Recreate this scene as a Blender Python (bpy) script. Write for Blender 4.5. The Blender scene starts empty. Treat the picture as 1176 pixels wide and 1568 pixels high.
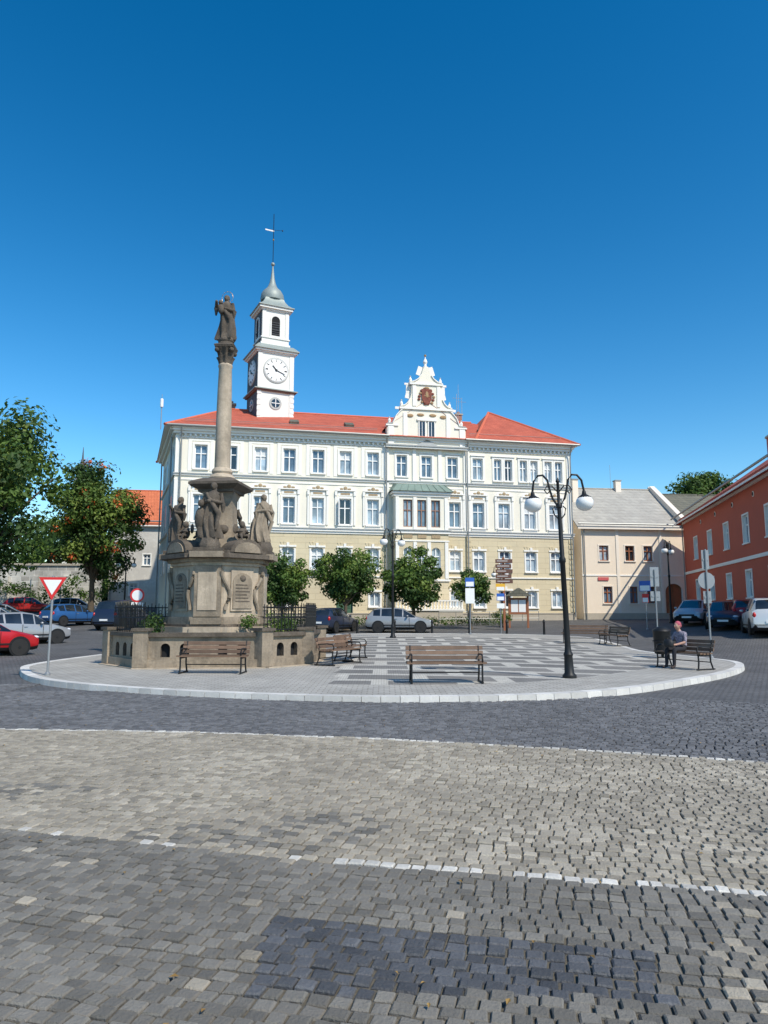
import bpy, bmesh, math, random
from mathutils import Vector, Matrix, noise
R = random.Random(11)
sc = bpy.context.scene
sc.view_settings.view_transform = 'Standard'
sc.view_settings.look = 'None'
sc.view_settings.exposure = 0
rad = math.radians

# ------------------------------------------------------------------ materials
def _nt(name):
    m = bpy.data.materials.new(name); m.use_nodes = True
    nt = m.node_tree; b = nt.nodes['Principled BSDF']
    return m, nt, b
def _mix(nt, fac, a, b, blend='MIX'):
    n = nt.nodes.new('ShaderNodeMix'); n.data_type = 'RGBA'; n.blend_type = blend
    for idx, v in ((0, fac), (6, a), (7, b)):
        if isinstance(v, bpy.types.NodeSocket): nt.links.new(v, n.inputs[idx])
        elif idx == 0: n.inputs[0].default_value = v
        else: n.inputs[idx].default_value = (v[0], v[1], v[2], 1)
    return n.outputs[2]
def _coord(nt): return nt.nodes.new('ShaderNodeTexCoord').outputs['Object']
def _noise(nt, co, scale, det=4, rough=.6):
    n = nt.nodes.new('ShaderNodeTexNoise'); n.inputs['Scale'].default_value = scale
    n.inputs['Detail'].default_value = det; n.inputs['Roughness'].default_value = rough
    nt.links.new(co, n.inputs['Vector']); return n.outputs['Fac']
def _range(nt, v, a, b, c=0, d=1):
    n = nt.nodes.new('ShaderNodeMapRange'); nt.links.new(v, n.inputs[0])
    for i, x in enumerate((a, b, c, d)): n.inputs[i+1].default_value = x
    return n.outputs[0]
def _bump(nt, b, h, strength, dist=.02):
    n = nt.nodes.new('ShaderNodeBump'); n.inputs['Strength'].default_value = strength
    n.inputs['Distance'].default_value = dist
    nt.links.new(h, n.inputs['Height']); nt.links.new(n.outputs[0], b.inputs['Normal'])
def sc3(c, k): return tuple(min(1, x*k) for x in c)
def M(name, col, rough=.8, var=.15, scale=2., metal=0., bump=.0, bscale=30., island=0., spec=.4, dirt=0., dcol=(.12, .11, .09), streak=0.):
    m, nt, b = _nt(name); co = _coord(nt)
    f = _range(nt, _noise(nt, co, scale), .3, .7)
    c = _mix(nt, f, sc3(col, 1-var), sc3(col, 1+var))
    f2 = _range(nt, _noise(nt, co, scale*9), .3, .7)
    c = _mix(nt, f2, c, sc3(col, 1-var*.6)) if var else c
    if dirt:
        f3 = _range(nt, _noise(nt, co, scale*.6, 6, .75), .45, .75, 0, dirt)
        c = _mix(nt, f3, c, dcol)
    if streak:   # vertical rain streaks
        mp = nt.nodes.new('ShaderNodeMapping'); mp.inputs['Scale'].default_value = (1, 1, .12); nt.links.new(co, mp.inputs[0])
        f4 = _range(nt, _noise(nt, mp.outputs[0], 3.2, 5, .7), .5, .78, 0, streak)
        c = _mix(nt, f4, c, dcol)
    if island:
        gg = nt.nodes.new('ShaderNodeNewGeometry').outputs['Random Per Island']
        k = _range(nt, gg, 0, 1, 1-island, 1+island)
        n = nt.nodes.new('ShaderNodeVectorMath'); n.operation = 'SCALE'
        nt.links.new(c, n.inputs[0]); nt.links.new(k, n.inputs['Scale']); c = n.outputs[0]
    nt.links.new(c, b.inputs['Base Color'])
    b.inputs['Roughness'].default_value = rough; b.inputs['Metallic'].default_value = metal
    b.inputs['Specular IOR Level'].default_value = spec
    if bump: _bump(nt, b, _noise(nt, co, bscale), bump)
    return m
def BR(name, c1, c2, mortar, w, h, ms, plane='xy', rough=.85, bump=.4, nz=.2, nscale=1.5, offset=.5):
    m, nt, b = _nt(name); co = _coord(nt)
    if plane != 'xy':
        s = nt.nodes.new('ShaderNodeSeparateXYZ'); nt.links.new(co, s.inputs[0])
        cb = nt.nodes.new('ShaderNodeCombineXYZ')
        a = nt.nodes.new('ShaderNodeMath'); a.operation = 'ADD'
        nt.links.new(s.outputs[0], a.inputs[0]); nt.links.new(s.outputs[1], a.inputs[1])
        nt.links.new(a.outputs[0] if plane == 'sum' else s.outputs[0], cb.inputs[0])
        nt.links.new(s.outputs[2], cb.inputs[1]); vc = cb.outputs[0]
    else: vc = co
    t = nt.nodes.new('ShaderNodeTexBrick'); nt.links.new(vc, t.inputs['Vector'])
    t.inputs['Color1'].default_value = (*c1, 1); t.inputs['Color2'].default_value = (*c2, 1)
    t.inputs['Mortar'].default_value = (*mortar, 1); t.inputs['Scale'].default_value = 1
    t.inputs['Brick Width'].default_value = w; t.inputs['Row Height'].default_value = h
    t.inputs['Mortar Size'].default_value = ms; t.inputs['Mortar Smooth'].default_value = .3; t.offset = offset
    f = _range(nt, _noise(nt, co, nscale, 6, .7), .3, .7)
    c = _mix(nt, f, sc3((1, 1, 1), 1-nz), (1, 1, 1))
    c = _mix(nt, 1.0, t.outputs['Color'], c, 'MULTIPLY')
    nt.links.new(c, b.inputs['Base Color']); b.inputs['Roughness'].default_value = rough
    inv = nt.nodes.new('ShaderNodeMath'); inv.operation = 'SUBTRACT'; inv.inputs[0].default_value = 1
    nt.links.new(t.outputs['Fac'], inv.inputs[1]); _bump(nt, b, inv.outputs[0], bump, .015)
    return m

cream = M('cream_plaster', (.84, .79, .665), .9, .04, .5, bump=.1, dirt=.06, dcol=(.45, .39, .29), streak=.08)
beige = BR('beige_rusticated', (.70, .60, .40), (.665, .565, .375), (.50, .42, .27), 1.6, .42, .012, 'xz', nz=.14, nscale=.6)
white = M('white_trim', (.85, .825, .76), .8, .04, 1.)
whitew = M('white_window_frame', (.84, .84, .82), .5, .03, 1.)
plinthm = M('stone_plinth', (.44, .39, .31), .9, .15, 1, bump=.3)
redroof = BR('red_roof_tiles', (.62, .15, .085), (.52, .115, .065), (.32, .06, .035), .3, .16, .018, 'sum', nz=.3, nscale=.9)
orangeroof = BR('orange_roof_tiles', (.70, .20, .085), (.62, .165, .07), (.40, .10, .04), .3, .18, .018, 'sum')
greyroof = BR('grey_roof_slates', (.44, .42, .37), (.38, .36, .32), (.26, .25, .22), .5, .3, .015, 'sum')
darkroof = BR('dark_roof_slates', (.17, .16, .12), (.13, .13, .10), (.07, .07, .06), .4, .25, .015, 'sum')
slate = BR('tower_slate', (.13, .14, .15), (.09, .10, .11), (.05, .05, .06), .35, .2, .012, 'sum')
copper = M('green_copper', (.20, .27, .23), .6, .2, 1.5, metal=.1)
greycop = M('weathered_copper', (.30, .34, .32), .55, .15, 1.5, metal=.2)
coping = M('gable_coping', (.42, .43, .42), .7, .1, 3)
zinc = M('zinc_gutter', (.30, .31, .30), .5, .1, 2, metal=.5)
black = M('black_iron', (.018, .019, .02), .5, .2, 5, metal=.3)
gold = M('gilding', (.55, .34, .10), .4, .1, 5, metal=.7)
towerw = M('tower_plaster', (.80, .785, .73), .85, .05, .8, dirt=.08, dcol=(.45, .42, .36), streak=.1)
clockw = M('clock_face', (.85, .85, .82), .5, .02, 2)
towerband = M('brown_band', (.22, .12, .09), .8, .1, 2)
redwall = M('red_plaster', (.50, .115, .07), .9, .08, .5, bump=.1, dirt=.12, streak=.15, dcol=(.2, .08, .06))
pink = M('pink_cream_plaster', (.83, .71, .56), .9, .05, .5, bump=.1, dirt=.06, dcol=(.4, .33, .27), streak=.1)
pinkp = M('pale_pink_plaster', (.84, .75, .63), .9, .05, .5)
greywall = M('grey_old_plaster', (.62, .59, .53), .9, .2, .6, dirt=.3)
wood = M('bench_wood', (.16, .10, .065), .6, .3, 6, island=.3)
wooddk = M('brown_door', (.32, .12, .055), .6, .2, 3)
greendoor = M('green_door', (.06, .13, .08), .6, .1, 3)
DC = (.065, .056, .043)
sand = M('sandstone', (.33, .27, .20), .93, .3, 1.6, bump=.6, bscale=14, dirt=.8, dcol=DC, streak=.6)
sanddk = M('blackened_sandstone', (.14, .115, .09), .95, .5, 3, bump=.9, bscale=16, dirt=.65, dcol=(.035, .031, .026))
sandlt = M('clean_sandstone', (.49, .405, .305), .92, .22, 2, bump=.4, bscale=14, dirt=.55, dcol=DC, streak=.5)
stonewall = BR('rubble_stone', (.66, .64, .58), (.42, .40, .36), (.70, .68, .62), .9, .5, .04, 'sum', nz=.45, nscale=.5)
greym = M('grey_metal', (.34, .35, .36), .45, .08, 4, metal=.6)
signred = M('sign_red', (.62, .03, .03), .4, .02, 3)
signwhite = M('sign_white', (.82, .82, .80), .4, .02, 3)
signblue = M('sign_blue', (.03, .12, .45), .4, .02, 3)
signyel = M('sign_yellow', (.75, .42, .04), .4, .02, 3)
tyre = M('tyre_rubber', (.02, .02, .02), .8, .1, 5)
rim = M('wheel_rim', (.45, .46, .47), .35, .05, 5, metal=.8)
lampglass = M('opal_glass', (.82, .82, .80), .2, .02, 3)
bark = M('tree_bark', (.11, .085, .06), .95, .3, 4, bump=.8, bscale=12)
dark = M('dark_interior', (.012, .013, .015), .9, 0, 1)
def GL(name, base, ro=.06):
    m, nt, b = _nt(name); co = _coord(nt)
    c = _mix(nt, _range(nt, _noise(nt, co, .9, 2), .35, .65), sc3(base, .55), sc3(base, 1.3))
    nt.links.new(c, b.inputs['Base Color']); b.inputs['Roughness'].default_value = ro
    b.inputs['Specular IOR Level'].default_value = .9
    _bump(nt, b, _noise(nt, co, 1.2, 1), .12, .05)
    return m
glassA = GL('window_glass', (.12, .18, .24)); glassB = GL('window_glass_curtained', (.34, .42, .48), .12)
glassC = GL('window_glass_dark', (.02, .025, .03)); carglass = GL('car_glass', (.02, .025, .03), .04)
headl = M('headlamp', (.6, .62, .65), .1, .02, 3); taill = M('tail_lamp', (.45, .01, .01), .2, .02, 3)

def leafmat(name, a, b_, trans=.3):
    m, nt, b = _nt(name)
    gg = nt.nodes.new('ShaderNodeNewGeometry').outputs['Random Per Island']
    c = _mix(nt, gg, a, b_)
    nt.links.new(c, b.inputs['Base Color']); b.inputs['Roughness'].default_value = .55
    b.inputs['Specular IOR Level'].default_value = .3
    t = nt.nodes.new('ShaderNodeBsdfTranslucent'); nt.links.new(c, t.inputs[0])
    mx = nt.nodes.new('ShaderNodeMixShader'); mx.inputs[0].default_value = trans
    out = nt.nodes['Material Output']
    nt.links.new(b.outputs[0], mx.inputs[1]); nt.links.new(t.outputs[0], mx.inputs[2]); nt.links.new(mx.outputs[0], out.inputs[0])
    return m
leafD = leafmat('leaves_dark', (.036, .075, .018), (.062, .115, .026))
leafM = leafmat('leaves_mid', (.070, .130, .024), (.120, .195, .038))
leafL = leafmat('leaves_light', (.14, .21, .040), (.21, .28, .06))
berry = leafmat('rowan_berries', (.50, .09, .02), (.60, .16, .04), .05)

# ------------------------------------------------------------------ mesh builder
class MB:
    def __init__(s): s.v = []; s.f = []; s.m = []; s.mats = []; s.T = Matrix.Identity(4)
    def mi(s, mat):
        if mat not in s.mats: s.mats.append(mat)
        return s.mats.index(mat)
    def add(s, pts, faces, mat):
        o = len(s.v); T = s.T
        s.v += [tuple(T @ Vector(p)) for p in pts]
        k = s.mi(mat)
        for f in faces: s.f.append([i+o for i in f]); s.m.append(k)
    def poly(s, pts, mat): s.add(pts, [list(range(len(pts)))], mat)
    def box(s, x0, x1, y0, y1, z0, z1, mat):
        s.add([(x0, y0, z0), (x1, y0, z0), (x1, y1, z0), (x0, y1, z0), (x0, y0, z1), (x1, y0, z1), (x1, y1, z1), (x0, y1, z1)],
              [(3, 2, 1, 0), (4, 5, 6, 7), (0, 1, 5, 4), (1, 2, 6, 5), (2, 3, 7, 6), (3, 0, 4, 7)], mat)
    def beam(s, a, b, w, h, mat):
        a = Vector(a); b = Vector(b); d = (b-a).normalized()
        up = Vector((0, 0, 1)) if abs(d.z) < .95 else Vector((0, 1, 0))
        r = d.cross(up).normalized()*w/2; u = r.cross(d).normalized()*h/2
        pts = [a-r-u, a+r-u, a+r+u, a-r+u, b-r-u, b+r-u, b+r+u, b-r+u]
        s.add(pts, [(3, 2, 1, 0), (4, 5, 6, 7), (0, 1, 5, 4), (1, 2, 6, 5), (2, 3, 7, 6), (3, 0, 4, 7)], mat)
    def prism(s, p, z0, z1, mat, top=1.0):
        n = len(p); cx = sum(q[0] for q in p)/n; cy = sum(q[1] for q in p)/n
        a = [(q[0], q[1], z0) for q in p]; b = [(cx+(q[0]-cx)*top, cy+(q[1]-cy)*top, z1) for q in p]
        s.add(a+b, [list(range(n))[::-1], list(range(n, 2*n))] + [(i, (i+1) % n, (i+1) % n+n, i+n) for i in range(n)], mat)
    def prismy(s, p, y0, y1, mat):
        n = len(p); a = [(q[0], y0, q[1]) for q in p]; b = [(q[0], y1, q[1]) for q in p]
        s.add(a+b, [list(range(n)), list(range(n, 2*n))[::-1]] + [((i+1) % n, i, i+n, (i+1) % n+n) for i in range(n)], mat)
    def lathe(s, prof, c, seg, mat, rot=0., sx=1., sy=1., fold=None, cap=True):
        pts = []
        for (r, z) in prof:
            for i in range(seg):
                a = 2*math.pi*i/seg+rot; rr = r*(fold(a, z) if fold else 1)
                pts.append((c[0]+rr*math.cos(a)*sx, c[1]+rr*math.sin(a)*sy, c[2]+z))
        fs = []
        for j in range(len(prof)-1):
            for i in range(seg):
                k = (i+1) % seg; fs.append((j*seg+i, j*seg+k, (j+1)*seg+k, (j+1)*seg+i))
        if cap: fs.append(list(range(seg))[::-1]); fs.append([(len(prof)-1)*seg+i for i in range(seg)])
        s.add(pts, fs, mat)
    def tube(s, P, rr, seg, mat):
        P = [Vector(p) for p in P]; n = len(P); pts = []
        if not isinstance(rr, (list, tuple)): rr = [rr]*n
        for i, p in enumerate(P):
            d = (P[min(i+1, n-1)]-P[max(i-1, 0)]).normalized()
            up = Vector((0, 0, 1)) if abs(d.z) < .9 else Vector((1, 0, 0))
            a = d.cross(up).normalized(); b = d.cross(a)
            for k in range(seg):
                t = 2*math.pi*k/seg; pts.append(p+(a*math.cos(t)+b*math.sin(t))*rr[i])
        fs = [(j*seg+i, j*seg+(i+1) % seg, (j+1)*seg+(i+1) % seg, (j+1)*seg+i) for j in range(n-1) for i in range(seg)]
        fs += [list(range(seg))[::-1], [(n-1)*seg+i for i in range(seg)]]
        s.add(pts, fs, mat)
    def ell(s, c, r, mat, seg=12, rings=8):
        if not isinstance(r, (list, tuple)): r = (r, r, r)
        prof = [(math.sin(math.pi*j/rings)+1e-4, -math.cos(math.pi*j/rings)) for j in range(rings+1)]
        pts = []
        for (q, z) in prof:
            for i in range(seg):
                a = 2*math.pi*i/seg; pts.append((c[0]+q*math.cos(a)*r[0], c[1]+q*math.sin(a)*r[1], c[2]+z*r[2]))
        s.add(pts, [(j*seg+i, j*seg+(i+1) % seg, (j+1)*seg+(i+1) % seg, (j+1)*seg+i) for j in range(rings) for i in range(seg)], mat)
    def disc(s, c, r, th, mat, axis='y', seg=28):
        old = s.T
        s.T = old @ Matrix.Translation(c) @ (Matrix.Rotation(rad(90), 4, 'X') if axis == 'y' else Matrix.Rotation(rad(90), 4, 'Y') if axis == 'x' else Matrix.Identity(4))
        s.lathe([(r, -th/2), (r, th/2)], (0, 0, 0), seg, mat); s.T = old
    def build(s, name, parent=None, smooth=None, loc=(0, 0, 0), rz=0.):
        me = bpy.data.meshes.new(name); me.from_pydata(s.v, [], s.f)
        for m in s.mats: me.materials.append(m)
        me.polygons.foreach_set('material_index', s.m)
        if smooth:
            me.polygons.foreach_set('use_smooth', [True]*len(s.f)); me.update()
            try: me.set_sharp_from_angle(angle=rad(smooth))
            except Exception: pass
        me.update()
        o = bpy.data.objects.new(name, me); sc.collection.objects.link(o)
        o.location = loc; o.rotation_euler = (0, 0, rz)
        if parent: o.parent = parent
        return o
def E(name, loc=(0, 0, 0), rz=0., rx=0., ry=0.):
    o = bpy.data.objects.new(name, None); sc.collection.objects.link(o); o.empty_display_size = .3
    o.location = loc; o.rotation_euler = (rx, ry, rz); return o
def sst(a, b, x):
    t = max(0, min(1, (x-a)/(b-a))); return t*t*(3-2*t)
def g(x, y):
    yy = min(max(y, 18), 85); z = .0006*(yy-18)**2
    z += .02*min(30, max(0, -x-14))*sst(35, 65, y)
    z += .065*min(10, max(0, x-11))*sst(22, 36, y)*(1-sst(44, 58, y))
    return z

# ------------------------------------------------------------------ ground
roadmat = BR('dark_sett_road', (.150, .150, .150), (.105, .106, .109), (.07, .065, .06), .13, .12, .012, 'xy', nz=.45, nscale=.4, bump=.5)
def ground():
    xs = [-2500, -1000, -400, -200, -120, -80]+list(range(-60, 62, 2))+[80, 120, 200, 400, 1000, 2500]
    ys = [-1500, -300, -100, -40, -20, -8, 0, 6, 12]+list(range(16, 92, 2))+[110, 150, 250, 500, 1200, 3000]
    v = [(x, y, g(x, y)) for y in ys for x in xs]; n = len(xs)
    f = [(j*n+i, j*n+i+1, (j+1)*n+i+1, (j+1)*n+i) for j in range(len(ys)-1) for i in range(n-1)]
    me = bpy.data.meshes.new('ground'); me.from_pydata(v, [], f); me.materials.append(roadmat)
    me.polygons.foreach_set('use_smooth', [True]*len(f)); me.update()
    o = bpy.data.objects.new('ground', me); sc.collection.objects.link(o)
ground()

def catmull(P, n):
    out = []; L = len(P)
    for i in range(L):
        p0, p1, p2, p3 = [Vector(P[(i+k-1) % L]) for k in range(4)]
        for j in range(n):
            t = j/n
            out.append(.5*((2*p1)+(p2-p0)*t+(2*p0-5*p1+4*p2-p3)*t*t+(3*p1-p0-3*p2+p3)*t**3))
    return out
isl = catmull([(-9.76, 19.65), (-8.2, 17.3), (-6.1, 15.65), (-3.2, 14.3), (.3, 13.6), (3.98, 14.4), (7.4, 17.3), (9.9, 20.3), (11.0, 22.8), (10.6, 25), (9.9, 28), (10.4, 33), (10.2, 38), (6, 40.5), (-2, 40.5), (-7, 37), (-9, 31), (-10.2, 25.5), (-10.5, 21.8)], 10)
IC = Vector((0, 26))
def inside(x, y, P=isl):
    c = False; n = len(P); j = n-1
    for i in range(n):
        a, b = P[i], P[j]
        if (a[1] > y) != (b[1] > y) and x < (b[0]-a[0])*(y-a[1])/(b[1]-a[1])+a[0]: c = not c
        j = i
    return c
islL = BR('light_granite_paving', (.47, .45, .405), (.38, .365, .325), (.27, .25, .22), .22, .16, .014, 'xy', nz=.3, nscale=.6)
def patternmat():
    m, nt, b = _nt('patterned_paving'); co = _coord(nt)
    vs = nt.nodes.new('ShaderNodeVectorMath'); vs.operation = 'SUBTRACT'; nt.links.new(co, vs.inputs[0]); vs.inputs[1].default_value = (-2.0, 2.0, 0)
    s = nt.nodes.new('ShaderNodeSeparateXYZ'); nt.links.new(vs.outputs[0], s.inputs[0])
    ln = nt.nodes.new('ShaderNodeVectorMath'); ln.operation = 'LENGTH'
    cb0 = nt.nodes.new('ShaderNodeCombineXYZ'); nt.links.new(s.outputs[0], cb0.inputs[0]); nt.links.new(s.outputs[1], cb0.inputs[1]); nt.links.new(cb0.outputs[0], ln.inputs[0])
    cb = nt.nodes.new('ShaderNodeCombineXYZ'); nt.links.new(s.outputs[0], cb.inputs[0]); nt.links.new(ln.outputs['Value'], cb.inputs[1])
    t = nt.nodes.new('ShaderNodeTexBrick'); nt.links.new(cb.outputs[0], t.inputs['Vector'])
    t.inputs['Scale'].default_value = 1; t.inputs['Brick Width'].default_value = 1.9; t.inputs['Row Height'].default_value = 1.5; t.inputs['Mortar Size'].default_value = .2; t.inputs['Mortar Smooth'].default_value = .1
    t.inputs['Color1'].default_value = (.17, .165, .155, 1); t.inputs['Color2'].default_value = (.24, .23, .215, 1); t.inputs['Mortar'].default_value = (.58, .56, .50, 1)
    br = nt.nodes.new('ShaderNodeTexBrick'); nt.links.new(co, br.inputs['Vector'])
    br.inputs['Scale'].default_value = 1; br.inputs['Brick Width'].default_value = .12; br.inputs['Row Height'].default_value = .11; br.inputs['Mortar Size'].default_value = .01
    br.inputs['Color1'].default_value = (1, 1, 1, 1); br.inputs['Color2'].default_value = (.75, .75, .75, 1); br.inputs['Mortar'].default_value = (.5, .48, .45, 1)
    c = _mix(nt, 1., t.outputs['Color'], br.outputs['Color'], 'MULTIPLY')
    c = _mix(nt, _range(nt, _noise(nt, co, .7, 6, .7), .4, .75, 0, .35), c, (.28, .27, .24))
    nt.links.new(c, b.inputs['Base Color']); b.inputs['Roughness'].default_value = .85
    return m
islS = patternmat()
def island():
    e = E('paved_traffic_island')
    mb = MB(); n = len(isl); fr = [0, .1, .2, .3, .4, .5, .6, .68, .76, .82, .88, .94, .985]
    pts = []
    for k in fr:
        for p in isl:
            q = IC+(p-IC)*k; pts.append((q.x, q.y, g(q.x, q.y)+.12))
    fa = []; fb = []
    for j in range(len(fr)-1):
        for i in range(n):
            f = (j*n+i, j*n+(i+1) % n, (j+1)*n+(i+1) % n, (j+1)*n+i)
            q = IC+(isl[i]-IC)*fr[j]
            (fb if (fr[j+1] > .83 or (q.x < -1.2 and q.y < 26)) else fa).append(f)
    mb.add(pts, fa, islS); k = mb.mi(islL)
    for f in fb: mb.f.append(list(f)); mb.m.append(k)
    mb.build('paving', e)
    kb = MB(); kerb = M('granite_kerb', (.58, .565, .53), .85, .15, 3, island=.15, bump=.3)
    for i in range(n):
        a, b = isl[i], isl[(i+1) % n]; d = (b-a); L = d.length
        if L < .05: continue
        m = max(1, round(L/.9))
        for q in range(m):
            p0 = a+d*(q/m)+d.normalized()*.006; p1 = a+d*((q+1)/m)-d.normalized()*.006
            nn = Vector((d.y, -d.x)).normalized()
            if (p0-IC).dot(nn) < 0: nn = -nn
            i0 = p0-nn*.24; i1 = p1-nn*.24; z0 = g(p0.x, p0.y); z1 = g(p1.x, p1.y); h = .128
            kb.add([(p0.x, p0.y, z0-.05), (p1.x, p1.y, z1-.05), (p0.x-nn.x*.015, p0.y-nn.y*.015, z0+h), (p1.x-nn.x*.015, p1.y-nn.y*.015, z1+h), (i0.x, i0.y, z0+h), (i1.x, i1.y, z1+h), (i0.x, i0.y, z0-.05), (i1.x, i1.y, z1-.05)],
                   [(0, 1, 3, 2), (2, 3, 5, 4), (4, 5, 7, 6), (0, 2, 4, 6), (1, 7, 5, 3)], kerb)
    kb.build('kerb_stones', e)
island()

def setts():
    mA = M('setts_grey', (.178, .166, .143), .85, .22, .7, bump=.6, bscale=60, island=.26)
    mB = M('setts_sandy', (.315, .280, .222), .85, .2, .7, bump=.6, bscale=60, island=.22)
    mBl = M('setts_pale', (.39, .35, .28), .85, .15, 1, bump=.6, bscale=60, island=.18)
    mC = M('setts_dark', (.135, .135, .138), .8, .22, .6, bump=.6, bscale=60, island=.3)
    mW = M('setts_white', (.60, .575, .52), .8, .16, 2, bump=.5, bscale=60, island=.18, dirt=.45)
    mD = M('setts_darkest', (.092, .094, .099), .6, .25, 2, bump=.6, bscale=50, island=.4)  # darkest, slightly bluish grey, only inside the rectangle
    mats = [mA, mB, mBl, mC, mW, mD]
    y1 = lambda x: 9.75-.262*x-.0205*x*x
    y2 = lambda x: 5.07-.24*x+.012*x*x
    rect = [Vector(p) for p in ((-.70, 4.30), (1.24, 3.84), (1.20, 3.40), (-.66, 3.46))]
    v = []; f = []; mi = []
    S = .092
    def sett(cx, cy, w, d, ang, h, k):
        ca, sa = math.cos(ang), math.sin(ang); tx = R.uniform(-.05, .05); ty = R.uniform(-.05, .05)
        o = len(v)
        for (ex, zz) in ((1., -.004), (1., h-.008), (.85, h)):
            for (a, b) in ((-1, -1), (1, -1), (1, 1), (-1, 1)):
                px = a*w/2*ex*R.uniform(.91, 1.02); py = b*d/2*ex*R.uniform(.91, 1.02)
                v.append((cx+px*ca-py*sa, cy+px*sa+py*ca, zz+(px*tx+py*ty if zz > 0 else 0)))
        for j in (0, 4):
            for i in range(4):
                q = (i+1) % 4; f.append((o+j+i, o+j+q, o+j+4+q, o+j+4+i)); mi.append(k)
        f.append((o+8, o+9, o+10, o+11)); mi.append(k)
    D = 4.68
    def base(x, t):
        a = y2(x); b = y1(x)
        if t <= 0: return a+t
        L = (b-a); return a+t*(L/D) if t < D else b+(t-D)
    for r in range(-38, 122):
        t = r*S; x = -10.5+R.uniform(0, S)
        while x < 10.5:
            w = S*R.uniform(.84, 1.25)
            y = base(x, t)
            if 1.9 < y < 20.5 and abs(x) < .56*y+1.6 and not (y > 13.0 and inside(x, y)) and not (y > 15.5 and abs(x) < 8):
                slope = (base(x+.05, t)-base(x-.05, t))/.1
                wx = noise.noise(Vector((x*.8, y*.8, 3))); w2 = noise.noise(Vector((x*.35, y*.6, 9)))
                if t < -.02:
                    k = 0
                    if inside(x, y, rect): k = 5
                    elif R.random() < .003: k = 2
                    elif wx > .45 and R.random() < .3 or R.random() < .015: k = 1
                elif t < .05:
                    pw = .15+.7*sst(-1.6, .3, x)
                    k = 4 if R.random() < pw else 1
                elif t < D-.05:
                    k = 1
                    if wx+w2 > .25 and R.random() < .5: k = 2  # paler noise patches: sunlit ground painted in as sett colour
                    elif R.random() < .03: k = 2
                    elif w2 < -.2 and t < 1.4 and R.random() < .35: k = 0
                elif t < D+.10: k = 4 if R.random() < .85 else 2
                else: k = 3
                jy = .018*math.sin(x*1.9+t*7)+.03*noise.noise(Vector((x*1.3, y*1.3, 5)))+R.uniform(-.005, .005)
                sett(x+w/2, y+jy, w*.94, S*.93*(1 if not(0 < t < D) else (y1(x)-y2(x))/D), math.atan(slope)+R.uniform(-.06, .06), .027+R.uniform(-.006, .005), k)
            x += w
    me = bpy.data.meshes.new('cobblestones'); me.from_pydata(v, [], f)
    for m in mats: me.materials.append(m)
    me.polygons.foreach_set('material_index', mi); me.update()
    o = bpy.data.objects.new('cobblestone_pavement', me); sc.collection.objects.link(o)
    jb = MB(); jm = M('joint_sand', (.13, .115, .085), .95, .35, 3, bump=.6, bscale=80)
    top = [(-11+i, y1(-11+i)) for i in range(23)]
    for i in range(22):
        a, b = top[i], top[i+1]
        jb.poly([(a[0], 1., .011), (b[0], 1., .011), (b[0], b[1], .011), (a[0], a[1], .011)], jm)
    jb.build('joint_sand_surface')
    lb = MB(); lf = leafmat('dry_leaves', (.22, .13, .04), (.34, .22, .07), .1)
    for i in range(150):
        y = R.uniform(2.6, 15); x = R.uniform(-.56*y, .56*y)
        if y > 13 and inside(x, y): continue
        a = R.uniform(0, 6.28); s = R.uniform(.012, .026); z = .035
        lb.add([(x-s*math.cos(a), y-s*math.sin(a), z), (x+s*.5*math.sin(a), y-s*.5*math.cos(a), z+.008), (x+s*math.cos(a), y+s*math.sin(a), z+.004), (x-s*.5*math.sin(a), y+s*.5*math.cos(a), z+.01)], [(0, 1, 2, 3)], lf)
    lb.build('fallen_leaves')
setts()

# ------------------------------------------------------------------ facade helper
def facade(mb, x0, x1, z0, z1, ops, y, depth, matf, reveal=None):
    xs = sorted({round(q, 4) for q in [x0, x1]+[o[0] for o in ops]+[o[1] for o in ops]})
    zs = {z0, z1}|{o[2] for o in ops}|{o[3] for o in ops}
    if callable(matf) and hasattr(matf, 'splits'): zs |= set(matf.splits)
    zs = sorted({round(q, 4) for q in zs})
    for i in range(len(xs)-1):
        for j in range(len(zs)-1):
            cx = (xs[i]+xs[i+1])/2; cz = (zs[j]+zs[j+1])/2
            if any(o[0] < cx < o[1] and o[2] < cz < o[3] for o in ops): continue
            m = matf(cz) if callable(matf) else matf
            mb.poly([(xs[i], y, zs[j]), (xs[i+1], y, zs[j]), (xs[i+1], y, zs[j+1]), (xs[i], y, zs[j+1])], m)
    for o in ops:
        a, b, c, d = o[:4]; m = reveal or white
        mb.poly([(a, y, c), (a, y, d), (a, y+depth, d), (a, y+depth, c)], m); mb.poly([(b, y, d), (b, y, c), (b, y+depth, c), (b, y+depth, d)], m)
        mb.poly([(a, y, d), (b, y, d), (b, y+depth, d), (a, y+depth, d)], m); mb.poly([(b, y, c), (a, y, c), (a, y+depth, c), (b, y+depth, c)], m)
        if len(o) > 4 and o[4] == 'arch':
            r = (b-a)/2; mm = matf((c+d)/2) if callable(matf) else matf
            rr = min(r, o[5] if len(o) > 5 else r)
            for sgn, xc in ((-1, a), (1, b)):
                P = [(xc, y, d)]
                for q in range(7):
                    t = q/6*math.pi/2
                    P.append(((a+b)/2+sgn*r*math.cos(t), y, d-rr+rr*math.sin(t)))
                mb.poly(P, mm)
blind = M('window_blind', (.62, .64, .64), .35, .06, 4, spec=.7)
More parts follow.
